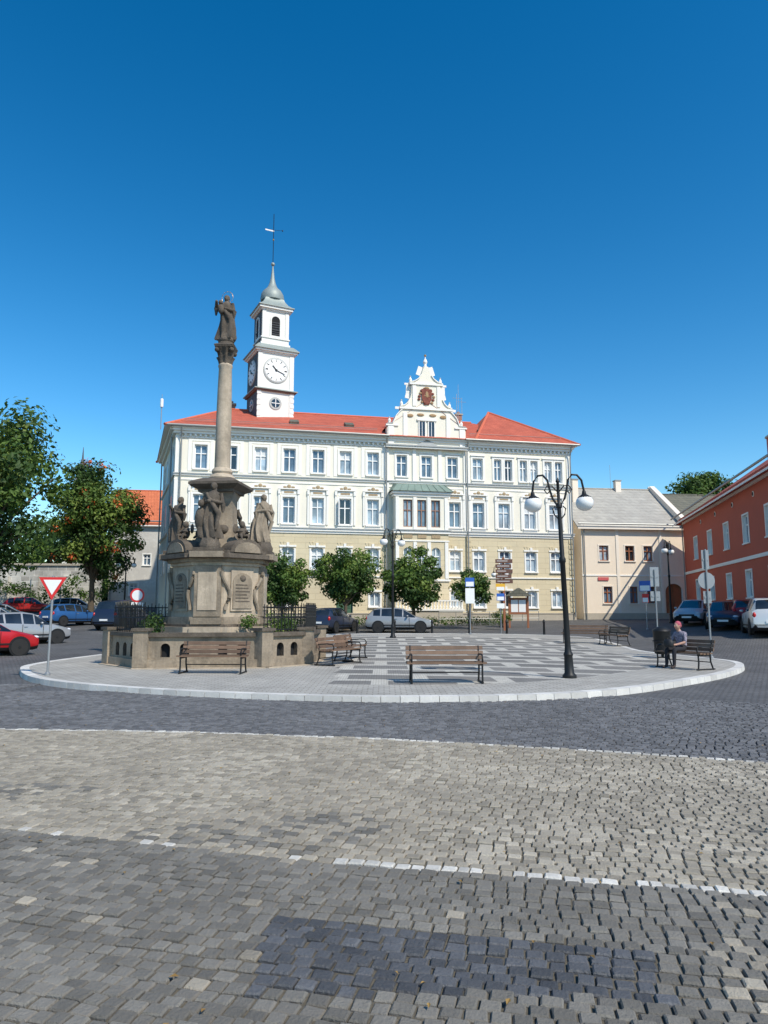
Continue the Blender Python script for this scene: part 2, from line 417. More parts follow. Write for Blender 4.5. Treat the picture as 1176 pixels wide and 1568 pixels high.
def window(mb, a, b, c, d, y, glass, fr=None, trans=.66, mull=True, fw=.075):
    fr = fr or whitew
    mb.poly([(a, y, c), (b, y, c), (b, y, d), (a, y, d)], glass)
    f0 = y-.07; f1 = y-.004
    mb.box(a, a+fw, f0, f1, c, d, fr); mb.box(b-fw, b, f0, f1, c, d, fr)
    mb.box(a+fw, b-fw, f0, f1, c, c+fw, fr); mb.box(a+fw, b-fw, f0, f1, d-fw, d, fr)
    if mull:
        m = (a+b)/2; mb.box(m-.04, m+.04, f0-.012, f1, c+fw, d-fw, fr)
    if trans:
        t = c+(d-c)*trans; mb.box(a+fw, b-fw, f0-.006, f1-.004, t-.035, t+.035, fr)
    r = R.random()
    if glass is glassB and r < .5:
        h = c+(d-c)*R.choice((.5, .66, .8)); mb.poly([(a+fw, y-.003, h), (b-fw, y-.003, h), (b-fw, y-.003, d-fw), (a+fw, y-.003, d-fw)], blind)
def pickglass():
    r = R.random(); return glassB if r < .42 else (glassA if r < .86 else glassC)

# ------------------------------------------------------------------ town hall
def town_hall():
    rz = math.atan2(6.5, 30.57); e = E('town_hall', (-15.27, 51.5, 0), rz)
    L = 31.25
    W = MB(); Wi = MB(); T = MB()
    leftax = [1.82, 3.98, 6.18, 8.31, 10.49, 12.59, 14.74]
    ctr = [17.02, 19.03, 21.16]; rightax = [23.25, 25.4, 27.6, 29.75]
    ops = []; wl = []
    def add(c, w, z0, z1, kind=None, **k):
        o = (c-w/2, c+w/2, z0, z1)+((kind,) if kind else ()) + ((k['rr'],) if 'rr' in k else ()); ops.append(o); wl.append((o, k))
    for c in leftax: add(c, .92, 12.05, 13.85); add(c, .92, 8.15, 10.15); add(c, .92, 4.75, 6.4, 'arch', rr=.2)
    for c in ctr: add(c, .85, 12.05, 13.75)
    for c in [rightax[0]]: add(c, .85, 12.0, 13.75)
    for c in rightax[1:]:
        for q in (-.46, .46): add(c+q, .62, 12.0, 13.75)
    for c in [21.3]+rightax: add(c, .95, 8.15, 10.15); add(c, .9, 4.75, 6.35, 'arch', rr=.2); add(c, .85, 1.95, 3.25, 'arch', rr=.2)
    for c in leftax[:4]: add(c, .8, 2.0, 3.1, 'arch', rr=.2)
    add(14.9, .8, 2.0, 3.1, 'arch', rr=.2)
    add(12.6, 1.25, .5, 3.3, 'arch', rr=.6, door=1)
    def mf(z): return beige if z < 7.7 else cream
    mf.splits = [7.7]
    facade(W, 0, L, -.6, 15., ops, 0, .22, mf)
    W.poly([(0, 0, -.6), (0, 0, 15), (-2, 13, 15), (-2, 13, -.6)], cream)
    W.poly([(L, 0, -.6), (L, 13, -.6), (L, 13, 15), (L, 0, 15)], cream)
    W.poly([(-2, 13, -.6), (-2, 13, 15), (L, 13, 15), (L, 13, -.6)], cream)
    W.build('walls', e)
    orn = M('ornament_ochre', (.44, .33, .20), .9, .3, 8)
    for o, k in wl:
        a, b, c, d = o[:4]
        if 'door' in k:
            Wi.poly([(a, .21, c), (b, .21, c), (b, .21, d), (a, .21, d)], greendoor)
            for q in range(4): Wi.box(a+.1+(q % 2)*.58, a+.5+(q % 2)*.58, .18, .207, 1.1+(q//2)*.8, 1.75+(q//2)*.8, greendoor)
            continue
        openw = R.random() < .06
        window(Wi, a, b, c, d, .215, glassC if openw else pickglass(), trans=.64 if d-c > 1.4 else None)
        if openw: Wi.beam((a+.02, .0, (c+d)/2), (a-.1, -.4, (c+d)/2), .04, (d-c)*.9, whitew)
        T.box(a-.12, b+.12, -.13, .0, c-.10, c-.003, white)
        if c > 7.7:
            T.box(a-.16, a-.003, -.05, -.001, c, d+.003, white); T.box(b+.003, b+.16, -.05, -.001, c, d+.003, white)
            T.box(a-.16, b+.16, -.052, -.001, d+.003, d+.16, white)
        else:
            T.box(a-.12, a-.003, -.04, -.001, c, d-.1, white); T.box(b+.003, b+.12, -.04, -.001, c, d-.1, white)
            T.box(a-.16, b+.16, -.06, -.001, d+.003, d+.14, white)
            T.box((a+b)/2-.1, (a+b)/2+.1, -.1, -.001, d+.02, d+.32, white)
            if c > 4: # splayed voussoirs over ground-floor windows
                for q in (-2, -1, 1, 2):
                    xm = (a+b)/2; T.add([(xm+q*.20-.075, -.035, d+.145), (xm+q*.20+.075, -.035, d+.145), (xm+q*.25+.09, -.035, d+.40), (xm+q*.25-.09, -.035, d+.40),
                                         (xm+q*.20-.075, -.001, d+.145), (xm+q*.20+.075, -.001, d+.145), (xm+q*.25+.09, -.001, d+.40), (xm+q*.25-.09, -.001, d+.40)],
                                        [(0, 1, 2, 3), (0, 4, 5, 1), (1, 5, 6, 2), (2, 6, 7, 3), (3, 7, 4, 0)], beige)
    for c in leftax+[21.3]+rightax:
        T.box(c-.78, c+.78, -.16, -.001, 10.72, 10.80, white)
        pts = []
        for q in range(9): a = math.pi*q/8; pts.append((c-.66*math.cos(a), 10.80+.32*math.sin(a)))
        T.prismy(pts[::-1], -.10, -.001, white)
        T.ell((c, -.11, 10.93), (.15, .06, .16), orn, 10, 6); T.ell((c-.3, -.10, 10.88), (.16, .05, .08), orn, 8, 5); T.ell((c+.3, -.10, 10.88), (.16, .05, .08), orn, 8, 5)
        T.box(c-.55, c+.55, -.04, -.001, 10.36, 10.66, white); T.box(c-.36, c+.36, -.055, -.041, 10.44, 10.58, orn)
        T.box(c-.60, c+.60, -.05, -.001, 7.90, 8.04, white)
        for q in (-.72, .72):
            T.box(c+q-.07, c+q+.07, -.09, -.001, 8.1, 10.35, white); T.box(c+q-.09, c+q+.09, -.14, -.001, 10.36, 10.70, white)
    for c in leftax:
        T.box(c-.92, c-.66, -.035, -.001, 11.85, 14.1, white); T.box(c+.66, c+.92, -.035, -.001, 11.85, 14.1, white)
        T.box(c-.92, c+.92, -.035, -.001, 14.104, 14.25, white)
    for c in ctr+rightax[:1]: T.box(c-.6, c+.6, -.12, -.0013, 13.93, 14.02, white); T.box(c-.5, c+.5, -.05, -.0014, 11.74, 11.9, white)
    for c in rightax[1:]: T.box(c-1.0, c+1.0, -.12, -.0013, 13.93, 14.02, white)
    def band(z0, z1, p, m=white, x0=-.0, x1=L): T.box(x0-p*.6, x1+p*.6, -p, -.0005, z0, z1, m)
    band(7.62, 7.78, .16); band(7.78, 7.86, .22, coping); band(7.45, 7.62, .07)
    band(11.5, 11.62, .10); band(11.62, 11.70, .17, coping); band(11.18, 11.25, .05)
    band(14.32, 14.42, .10); band(14.62, 14.80, .22); band(14.80, 14.97, .36); band(14.97, 15.1, .5)
    band(-.6, 1.45, .09, plinthm); band(1.45, 1.53, .13, plinthm); band(4.2, 4.3, .08, white)
    x = .25
    while x < L-.2:
        if not 15.9 < x < 22.1: T.box(x, x+.14, -.20, -.002, 14.44, 14.60, white)
        x += .36
    for q in (0, 15.55, 22.25, L-.35):
        T.box(q, q+.3, -.065, -.0015, 7.87, 11.17, white); T.box(q, q+.3, -.065, -.0015, 11.71, 14.31, white)
        for z in range(14): T.box(q-.02, q+.34, -.06, -.0012, 1.6+z*.42, 1.92+z*.42, beige)
    for q in (.42, 15.75, 22.3, L-.1):
        T.tube([(q, -.55, 14.95), (q, -.28, 14.3), (q, -.24, 13.9), (q, -.24, 1.2)], .055, 8, zinc)
    for a, b in ((-.6, 15.9), (22.1, L+.6)): T.tube([(a, -.62, 15.12), (b, -.62, 15.12)], .09, 8, zinc)
    dl = math.hypot(2, 13); ang = math.atan2(13, -2)
    T.T = Matrix.Translation((0, 0, 0)) @ Matrix.Rotation(ang+math.pi, 4, 'Z') @ Matrix.Translation((-dl, 0, 0))
    for z0, z1, p in ((7.62, 7.82, .16), (11.5, 11.68, .12), (14.62, 14.85, .22), (14.85, 15.1, .45)):
        T.box(0, dl+p*.3, -p+.003, -.001, z0+.002, z1+.002, white)
    T.box(0, dl, -.095, -.001, -.6, 1.45, plinthm)
    T.tube([(.6, -.2, 14.9), (.6, -.2, 1)], .06, 8, zinc); T.tube([(dl-1.4, -.2, 14.9), (dl-1.4, -.2, 1)], .06, 8, zinc)
    for c in (3, 6, 9, 11.5):
        for z0, z1 in ((12.05, 13.85), (8.15, 10.15), (4.75, 6.4)):
            T.box(c-.6, c+.6, -.04, -.001, z0-.15, z1+.15, white); T.poly([(c-.42, -.045, z0), (c+.42, -.045, z0), (c+.42, -.045, z1), (c-.42, -.045, z1)], glassA)
            T.box(c-.03, c+.03, -.06, -.046, z0, z1, whitew)
    T.T = Matrix.Identity(4)
    T.build('trim', e); Wi.build('windows', e)
    Rf = MB(); o = .62; ze = 15.12
    A = (-.6-o*.3, -o, ze); B = (L+o, -o, ze); C = (L+o, 13+o, ze); D = (-2.7, 13+o, ze); P = (3.6, 6.5, 18.45); Q = (25.0, 6.5, 18.45)
    Rf.poly([A, B, Q, P], redroof); Rf.poly([B, C, Q], redroof); Rf.poly([C, D, P, Q], redroof); Rf.poly([D, A, P], redroof)
    Rf.poly([(A[0], A[1], ze-.03), (D[0], D[1], ze-.03), (C[0], C[1], ze-.03), (B[0], B[1], ze-.03)], white)
    a = (22.9, -o+.05, ze+.02); b = (L+o+.02, -o-.02, ze+.02); c = (L+o+.02, 13+o, ze+.02); d = (22.9, 13.4, ze+.02); ap = (26.6, 6.3, 19.45)
    for t in ((a, b, ap), (b, c, ap), (c, d, ap), (d, a, ap)): Rf.poly(t, orangeroof if t[0] == d else redroof)
    ridge = M('ridge_tiles', (.60, .15, .08), .8, .2, 5)
    for s0, s1 in ((A, P), (P, Q), (D, P), (a, ap), (b, ap), (c, ap)): Rf.tube([s0, s1], .11, 6, ridge)
    Rf.poly([(15.7, -.3, 15.9), (19.0, -.3, 18.2), (19.0, 6.5, 18.35), (15.7, 2.6, 15.9)], redroof)
    Rf.poly([(22.3, -.3, 15.9), (22.3, 2.6, 15.9), (19.0, 6.5, 18.35), (19.0, -.3, 18.2)], redroof)
    for x0, x1 in ((.5, 15.2), (22.8, 30.8)):
        for dz in (0, .12): Rf.tube([(x0, .55, 15.80+dz), (x1, .55, 15.80+dz)], .018, 5, zinc)
    for x in (3.5, 8.8, 13.2, 24.5, 29): Rf.T = Matrix.Translation((x, 2.2, 16.5)) @ Matrix.Rotation(rad(25), 4, 'X'); Rf.box(-.35, .35, -.45, .45, -.05, .14, darkroof)
    Rf.T = Matrix.Identity(4)
    brick = BR('chimney_brick', (.40, .16, .10), (.33, .12, .08), (.4, .36, .3), .25, .08, .01, 'sum')
    for x, y, h in ((3.1, 8.2, 19.3), (3.9, 8.2, 19.3), (14.0, 9.5, 18.9), (24.3, 8, 19.5)):
        Rf.box(x-.3, x+.3, y-.25, y+.25, 16.8, h, brick); Rf.box(x-.37, x+.37, y-.32, y+.32, h, h+.12, plinthm); Rf.box(x-.12, x+.12, y-.1, y+.1, h+.12, h+.35, brick)
    Rf.build('roof', e)
    G = MB(); c0 = 19.0
    half = [(3.2, 14.4), (3.2, 16.15), (2.72, 16.2), (2.62, 16.45), (2.45, 16.85), (2.15, 17.2), (1.95, 17.38), (2.1, 17.42), (2.1, 17.62), (1.75, 17.72), (1.5, 17.95), (1.32, 18.3), (1.22, 18.75), (1.2, 19.4), (1.34, 19.44), (1.34, 19.6), (.95, 19.72), (.62, 19.95), (.42, 20.25), (.28, 20.7), (.2, 20.95)]
    prof = [(c0-w, z) for w, z in half]+[(c0+w, z) for w, z in half[::-1]]
    G.prismy(prof, -.26, .35, cream)
    for sgn in (-1, 1):
        for i in range(1, len(half)-1):
            (w0, z0), (w1, z1) = half[i], half[i+1]
            G.beam((c0+sgn*w0, .04, z0+.03), (c0+sgn*w1, .04, z1+.03), .78, .07, white if i not in (1, 6, 13) else coping)
        for w, z in ((2.95, 16.2), (1.98, 17.64), (1.24, 19.62)):
            G.lathe([(.17, 0), (.17, .06), (.09, .12), (.13, .3), (.02, .55)], (c0+sgn*w, .02, z), 8, white)
            G.ell((c0+sgn*w, .02, z+.55), .07, coping, 8, 6)
        G.box(c0+sgn*2.9-.22, c0+sgn*2.9+.22, -.33, -.262, 14.55, 15.99, white)
        G.box(c0+sgn*1.0-.14, c0+sgn*1.0+.14, -.33, -.262, 17.7, 19.35, white)
        G.box(c0+sgn*1.75-.16, c0+sgn*1.75+.16, -.33, -.262, 15.2, 17.1, white)
    G.box(c0-3.3, c0+3.3, -.42, -.261, 14.28, 14.42, white); G.box(c0-3.35, c0+3.35, -.5, -.262, 14.42, 14.52, coping)
    G.box(c0-2.2, c0+2.2, -.38, -.2615, 17.40, 17.56, white); G.box(c0-1.38, c0+1.38, -.36, -.2615, 19.44, 19.58, white)
    G.box(c0-3.3, c0-2.3, -.36, -.2614, 16.0, 16.12, white); G.box(c0+2.3, c0+3.3, -.36, -.2614, 16.0, 16.12, white)
    G.lathe([(.22, 0), (.25, .08), (.12, .15), (.1, .3), (.18, .5), (.1, .72), (.04, .8), (.03, 1.0)], (c0, .04, 20.95), 10, white)
    G.ell((c0, .04, 22.0), .1, gold, 8, 6)
    for q in (-.38, .38):
        x = c0+q; G.box(x-.3, x-.22, -.34, -.262, 15.25, 16.5, white); G.box(x+.22, x+.3, -.34, -.262, 15.25, 16.5, white)
        G.poly([(x-.22, -.27, 15.3), (x+.22, -.27, 15.3), (x+.22, -.27, 16.45), (x-.22, -.27, 16.45)], glassC)
        G.box(x-.02, x+.02, -.29, -.272, 15.3, 16.45, whitew)
    G.box(c0-.8, c0+.8, -.38, -.263, 15.12, 15.24, white); G.box(c0-.8, c0+.8, -.38, -.263, 16.51, 16.66, white)
    G.prismy([(c0-.85, 14.55), (c0, 15.02), (c0+.85, 14.55)], -.36, -.262, coping)
    arms = M('arms_red_brown', (.26, .08, .055), .8, .6, 9, bump=1, bscale=12); armg = M('arms_ochre', (.46, .30, .16), .8, .5, 9, bump=1)
    G.prismy([(c0-.40, 19.1), (c0-.40, 18.3), (c0-.25, 17.98), (c0, 17.84), (c0+.25, 17.98), (c0+.40, 18.3), (c0+.40, 19.1)], -.38, -.262, arms)
    G.ell((c0, -.38, 18.65), (.13, .05, .26), armg, 10, 6); G.box(c0-.22, c0+.22, -.40, -.382, 18.5, 18.56, armg); G.ell((c0, -.34, 19.2), (.2, .07, .1), armg, 8, 5)
    for q in range(14):
        a = q/14*2*math.pi; G.ell((c0+.62*math.cos(a)*R.uniform(.85, 1.15), -.30, 18.5+.62*math.sin(a)*R.uniform(.9, 1.1)), (.13, .06, .11), arms if q % 3 else armg, 8, 5)
    for sgn in (-1, 1):
        G.ell((c0+sgn*1.35, -.3, 16.9), (.28, .05, .14), armg, 8, 5); G.ell((c0+sgn*.5, -.3, 17.0), (.3, .05, .12), armg, 8, 5); G.ell((c0+sgn*2.6, -.3, 15.0), (.16, .05, .3), white, 8, 5)
    G.box(15.82, 15.98, -.1, -.002, 7.9, 14.27, white); G.box(22.05, 22.2, -.1, -.002, 7.9, 14.27, white)
    for x in (18.02, 20.1): G.box(x-.14, x+.14, -.1, -.002, 11.72, 14.27, white)
    G.build('gable', e)
    Or = MB(); x0, x1 = 16.25, 20.45; d = 1.0; cx = (x0+x1)/2
    opsO = []; cs = [cx-1.1, cx, cx+1.1]
    for c in cs: opsO += [(c-.36, c+.36, 8.0, 10.1), (c-.36, c+.36, 4.7, 6.45, 'arch', .36)]
    Or.T = Matrix.Translation((0, -d, 0))
    facade(Or, x0, x1, .2, 10.7, opsO, 0, .2, mf)
    ofr = M('oriel_frame', (.30, .17, .12), .6, .1, 4)
    for o in opsO: window(Or, o[0], o[1], o[2], o[3], .195, glassA if R.random() < .5 else glassB, fr=ofr if o[2] > 7 else None, trans=.62)
    for z0, z1, p, m in ((7.5, 7.72, .12, white), (7.72, 7.8, .2, coping), (10.35, 10.55, .1, white), (10.55, 10.72, .22, white), (6.9, 7.0, .06, white), (3.9, 4.05, .1, white), (.2, 1.5, .08, plinthm)):
        Or.box(x0-p, x1+p, -p, -.001, z0, z1, m); Or.box(x0-p, x0-.001, 0, d, z0, z1, m); Or.box(x1+.001, x1+p, 0, d, z0, z1, m)
    for c in (x0+.17, cx-.55, cx+.55, x1-.17):
        Or.box(c-.13, c+.13, -.07, -.0012, 7.82, 10.3, white); Or.box(c-.13, c+.13, -.07, -.0012, 4.1, 6.85, white)
    for c in cs: Or.box(c-.34, c+.34, -.05, -.0013, 7.15, 7.4, orn)
    Or.poly([(x0, 0, .2), (x0, 0, 7.7), (x0, d, 7.7), (x0, d, .2)], beige); Or.poly([(x0, 0, 7.7), (x0, 0, 10.7), (x0, d, 10.7), (x0, d, 7.7)], cream)
    Or.poly([(x1, 0, .2), (x1, d, .2), (x1, d, 7.7), (x1, 0, 7.7)], beige); Or.poly([(x1, 0, 7.7), (x1, d, 7.7), (x1, d, 10.7), (x1, 0, 10.7)], cream)
    Or.add([(x0-.35, -.35, 10.73), (x1+.35, -.35, 10.73), (x1+.35, d-.002, 10.73), (x0-.35, d-.002, 10.73), (x0+.25, .25, 11.35), (x1-.25, .25, 11.35), (x1-.1, d-.002, 11.48), (x0+.1, d-.002, 11.48)],
           [(0, 1, 5, 4), (4, 5, 6, 7), (1, 2, 6, 5), (3, 0, 4, 7)], copper)
    for q in range(9):
        x = x0-.3+q*(x1-x0+.6)/8; Or.beam((x, -.36, 10.76), (x0+.25+(x1-x0-.5)*q/8, .25, 11.37), .03, .03, copper)
    Or.build('oriel_bay', e)
    K = MB()
    K.tube([(-1.2, 1.0, 15.1), (-1.2, 1.0, 16.8)], .035, 8, greym); K.lathe([(.11, 0), (.12, .1), (.12, .6), (.08, .65)], (-1.2, 1.0, 16.8), 12, signwhite); K.tube([(-1.2, 1, 17.4), (-1.2, 1, 17.8)], .02, 6, greym)
    for x, y in ((24.0, 6), (23.2, 5)): K.tube([(x, y, 18), (x, y, 20.6)], .02, 5, greym); K.tube([(x-.4, y, 20.2), (x+.4, y, 20.2)], .015, 5, greym)
    K.tube([(22.7, 3, 17), (22.7, 3, 20.8)], .015, 5, greym)
    K.build('roof_antennas', e)
town_hall()

# ------------------------------------------------------------------ clock tower
def clock_tower():
    e = E('clock_tower', (-9.6, 58.6, 0), rad(26))
    b = MB()
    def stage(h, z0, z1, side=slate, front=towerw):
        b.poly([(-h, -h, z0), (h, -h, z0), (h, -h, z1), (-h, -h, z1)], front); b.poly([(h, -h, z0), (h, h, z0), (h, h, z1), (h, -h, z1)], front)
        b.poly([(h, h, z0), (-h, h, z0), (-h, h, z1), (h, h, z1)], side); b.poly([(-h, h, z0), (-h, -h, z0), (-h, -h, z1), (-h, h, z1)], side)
    sq = lambda h: [(-h, -h), (h, -h), (h, h), (-h, h)]
    H = 1.55
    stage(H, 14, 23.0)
    b.prism(sq(H+.28), 19.62, 19.70, greycop); b.prism(sq(H+.16), 19.50, 19.62, towerband)
    b.prism(sq(H+.1), 22.78, 22.9, towerw); b.prism(sq(H+.24), 22.9, 23.05, towerw); b.prism(sq(H+.36), 23.05, 23.13, greycop)
    b.prism(sq(H+.34), 23.13, 23.55, greycop, .79)
    h = 1.17
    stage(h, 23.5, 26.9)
    b.prism(sq(h+.1), 23.56, 23.8, towerw); b.prism(sq(h+.08), 24.2, 24.3, towerw)
    b.prism(sq(h+.1), 26.62, 26.75, towerw); b.prism(sq(h+.26), 26.75, 26.95, towerw); b.prism(sq(h+.36), 26.95, 27.03, greycop)
    for sx in (-1, 1):
        b.box(sx*(H-.2)-.18, sx*(H-.2)+.18, -H-.05, -H-.001, 14.2, 19.45, towerw); b.box(sx*(H-.2)-.18, sx*(H-.2)+.18, -H-.05, -H-.001, 19.75, 22.75, towerw)
        b.box(sx*(h-.18)-.15, sx*(h-.18)+.15, -h-.05, -h-.001, 24.32, 26.6, towerw)
    for i in range(11): b.box(-H-.02, -H+.3, -H-.075, -H-.052, 14.6+i*.46, 14.9+i*.46, towerw); b.box(H-.3, H+.02, -H-.075, -H-.052, 14.6+i*.46, 14.9+i*.46, towerw)
    gring = M('grey_ring', (.45, .46, .44), .8, .05, 2)
    for k in range(4):
        b.T = Matrix.Rotation(rad(90)*k, 4, 'Z')
        P = [(-.36, 24.45), (.36, 24.45), (.36, 25.8)]+[(.36*math.cos(t*math.pi/8), 25.8+.36*math.sin(t*math.pi/8)) for t in range(1, 8)]+[(-.36, 25.8)]
        b.prismy(P, -h-.03, -h-.004, dark)
        Q = [(x*1.32, 25.3+(z-25.3)*1.16) for x, z in P]
        for i in range(len(P)):
            j = (i+1) % len(P); b.poly([(P[i][0], -h-.07, P[i][1]), (P[j][0], -h-.07, P[j][1]), (Q[j][0], -h-.07, Q[j][1]), (Q[i][0], -h-.07, Q[i][1])], towerw)
            b.poly([(P[i][0], -h-.07, P[i][1]), (P[j][0], -h-.07, P[j][1]), (P[j][0], -h-.03, P[j][1]), (P[i][0], -h-.03, P[i][1])], towerw)
            b.poly([(Q[i][0], -h-.07, Q[i][1]), (Q[j][0], -h-.07, Q[j][1]), (Q[j][0], -h-.0, Q[j][1]), (Q[i][0], -h-.0, Q[i][1])], towerw)
        for i in range(6): b.beam((-.34, -h-.045, 24.6+i*.2), (.34, -h-.045, 24.6+i*.2), .03, .05, slate)
        b.box(-.36, .36, -h-.09, -h-.071, 24.9, 24.96, black)
        b.disc((0, -H-.03, 21.35), 1.08, .06, gring, seg=40); b.disc((0, -H-.075, 21.35), 1.0, .03, clockw, seg=40)
        for i in range(12):
            a = i*math.pi/6; c, s = math.cos(a), math.sin(a); w = .028 if i % 3 else .045
            b.beam((.70*s, -H-.10, 21.35+.70*c), (.90*s, -H-.10, 21.35+.90*c), .012, w*2.2, black)
        for i in range(60):
            a = i*math.pi/30; a2 = (i+1)*math.pi/30
            b.beam((.95*math.sin(a), -H-.095, 21.35+.95*math.cos(a)), (.95*math.sin(a2), -H-.095, 21.35+.95*math.cos(a2)), .008, .014, black)
        for a, l, w in ((rad(318), .48, .09), (rad(112), .76, .06)):
            b.beam((-.12*math.sin(a), -H-.125, 21.35-.12*math.cos(a)), (l*math.sin(a), -H-.125, 21.35+l*math.cos(a)), .015, w, black)
        b.disc((0, -H-.13, 21.35), .09, .04, black)
        b.disc((0, -H-.03, 18.55), .52, .06, gring); b.disc((0, -H-.065, 18.55), .36, .02, glassC)
        b.box(-.03, .03, -H-.1, -H-.077, 18.2, 18.9, whitew); b.box(-.35, .35, -H-.1, -H-.077, 18.52, 18.58, whitew)
    b.T = Matrix.Identity(4)
    r2 = math.sqrt(2)
    cap = [(1.5*r2, 27.03), (1.36*r2, 27.12), (1.1*r2, 27.35), (.88*r2, 27.7), (.80*r2, 27.95), (.82*r2, 28.0)]
    b.lathe(cap, (0, 0, 0), 4, greycop, rot=rad(45))
    b.lathe([(.98, 27.95), (1.02, 28.2), (.95, 28.55), (.78, 28.85), (.55, 29.05), (.40, 29.25), (.27, 29.6), (.17, 30.1), (.09, 30.8), (.05, 31.2)], (0, 0, 0), 16, greycop)
    b.ell((0, 0, 31.35), .17, greycop, 10, 8); b.tube([(0, 0, 31.3), (0, 0, 36.0)], .03, 6, black)
    b.ell((0, 0, 33.6), .08, gold, 8, 6); b.box(-.75, .05, -.015, .015, 34.35, 34.47, greym); b.tube([(-.7, 0, 34.42), (.8, 0, 34.63)], .015, 5, black)
    b.ell((.8, 0, 34.63), .07, black, 6, 5)
    b.build('tower_body', e, 30)
clock_tower()

# ------------------------------------------------------------------ other houses
def house(name, loc, rz, L, D, z0, ze, zr, wall, roofm, ops, hip=0., over=.4, doors=(), fr=None, bands=(), trimm=None):
    e = E(name, loc, rz); W = MB(); X = MB(); trimm = trimm or white
    allops = list(ops)+[d for d in doors]
    facade(W, 0, L, z0, ze, allops, 0, .2, wall)
    W.poly([(0, 0, z0), (0, 0, ze), (0, D, ze), (0, D, z0)], wall); W.poly([(L, 0, z0), (L, D, z0), (L, D, ze), (L, 0, ze)], wall)
    W.poly([(0, D, z0), (0, D, ze), (L, D, ze), (L, D, z0)], wall)
    if not hip:
        W.poly([(0, 0, ze), (0, D/2, zr-.1), (0, D, ze)], wall); W.poly([(L, 0, ze), (L, D, ze), (L, D/2, zr-.1)], wall)
    W.build('walls', e)
    for o in ops:
        window(X, o[0], o[1], o[2], o[3], .195, pickglass(), fr=fr)
        X.box(o[0]-.1, o[1]+.1, -.1, -.001, o[2]-.08, o[2]-.002, trimm)
        X.box(o[0]-.1, o[0]-.002, -.03, -.001, o[2], o[3], trimm); X.box(o[1]+.002, o[1]+.1, -.03, -.001, o[2], o[3], trimm); X.box(o[0]-.1, o[1]+.1, -.035, -.001, o[3]+.002, o[3]+.1, trimm)
    for d in doors:
        X.poly([(d[0], .19, d[2]), (d[1], .19, d[2]), (d[1], .19, d[3]), (d[0], .19, d[3])], wooddk)
        m = (d[0]+d[1])/2; X.box(m-.03, m+.03, .15, .185, d[2], d[3], wooddk)
        for q in range(3): X.box(d[0]+.12, m-.1, .16, .187, d[2]+.3+q*.7, d[2]+.85+q*.7, wooddk); X.box(m+.1, d[1]-.12, .16, .187, d[2]+.3+q*.7, d[2]+.85+q*.7, wooddk)
    for z, z2, p, m in bands: X.box(-p*.5, L+p*.5, -p, -.0015, z, z2, m)
    X.tube([(-over, -over-.06, ze), (L+over, -over-.06, ze)], .07, 7, zinc)
    X.tube([(.2, -.12, ze-.1), (.2, -.12, z0+.5)], .05, 7, zinc)
    X.build('windows_and_trim', e)
    r = MB(); o = over; dz = (zr-ze)/(D/2)*o
    A, B, C, Dd = (-o, -o, ze-dz), (L+o, -o, ze-dz), (L+o, D+o, ze-dz), (-o, D+o, ze-dz); P, Q = (hip or -o, D/2, zr), (L-hip if hip else L+o, D/2, zr)
    r.poly([A, B, Q, P], roofm); r.poly([C, Dd, P, Q], roofm)
    if hip: r.poly([B, C, Q], roofm); r.poly([Dd, A, P], roofm)
    r.poly([(p[0], p[1], p[2]-.12) for p in (A, P, Q, B)], trimm); r.poly([(A[0], A[1], A[2]), (B[0], B[1], B[2]), (B[0], B[1], B[2]-.12), (A[0], A[1], A[2]-.12)], trimm)
    r.tube([P, Q], .1, 6, roofm)
    r.build('roof', e)
    return e
po = [(1.5, 2.3, 5.75, 7.0), (3.75, 4.55, 5.75, 7.0), (5.35, 6.15, 5.75, 7.0), (1.75, 2.5, 2.3, 3.65), (4.0, 4.7, 2.3, 3.65), (5.5, 6.2, 2.3, 3.65)]
ep = house('pink_house', (16.15, 58.6, 0), rad(7.5), 9.0, 10, -.3, 8.75, 12.6, pink, greyroof, po, doors=[(7.1, 8.6, .8, 3.9, 'arch', .7)], fr=wooddk,
      bands=((8.35, 8.7, .15, white), (4.5, 4.62, .05, white), (-.3, 1.5, .05, plinthm)), trimm=pinkp)
x = MB()
x.box(2.95, 3.2, -.06, -.002, 1.51, 8.34, pinkp); x.box(6.75, 6.95, -.06, -.002, 1.51, 8.34, pinkp)
x.beam((9.0, -.6, 8.75), (9.0, 5.0, 12.75), .45, .45, pinkp); x.beam((9.0, 5.0, 12.75), (9.0, 10.6, 8.7), .45, .45, pinkp)
x.box(.65, 1.15, 2.95, 3.45, 10.5, 13.0, pinkp); x.box(.6, 1.2, 2.9, 3.5, 13.0, 13.1, zinc)
x.box(5.4, 5.9, 4.6, 5.1, 12, 13.3, pinkp); x.box(5.35, 5.95, 4.55, 5.15, 13.3, 13.4, zinc)
for q in (1.0, 1.3, 5.0): x.tube([(q, 4.8, 12), (q, 4.8, 14.8)], .015, 5, greym)
x.box(1.3, 2.2, -.08, -.003, 4.15, 4.4, M('shop_sign_red', (.6, .12, .12), .5, .05, 3))
x.build('chimneys_and_parapet', ep)
house('dark_roofed_house', (24.2, 66, 0), rad(6), 12, 9, -.3, 9.6, 13.2, cream, darkroof, [(3, 4, 7, 8.4), (6, 7, 7, 8.4)], hip=0)
ro = []
for q in (4.3, 8.7, 13.1, 17.4, 21.6, 25.3): ro += [(q-.55, q+.55, 5.55, 7.15), (q-.55, q+.55, 2.45, 3.95)]
er = house('red_house', (24.3, 58, 0), rad(-101.7), 27, 11, -.3, 9.15, 13.0, redwall, redroof, ro, hip=5, over=.7,
      bands=((4.55, 4.75, .07, white), (8.6, 8.75, .12, white), (8.75, 9.05, .3, redwall), (-.3, 1.9, .05, plinthm)), trimm=white)
x = MB()
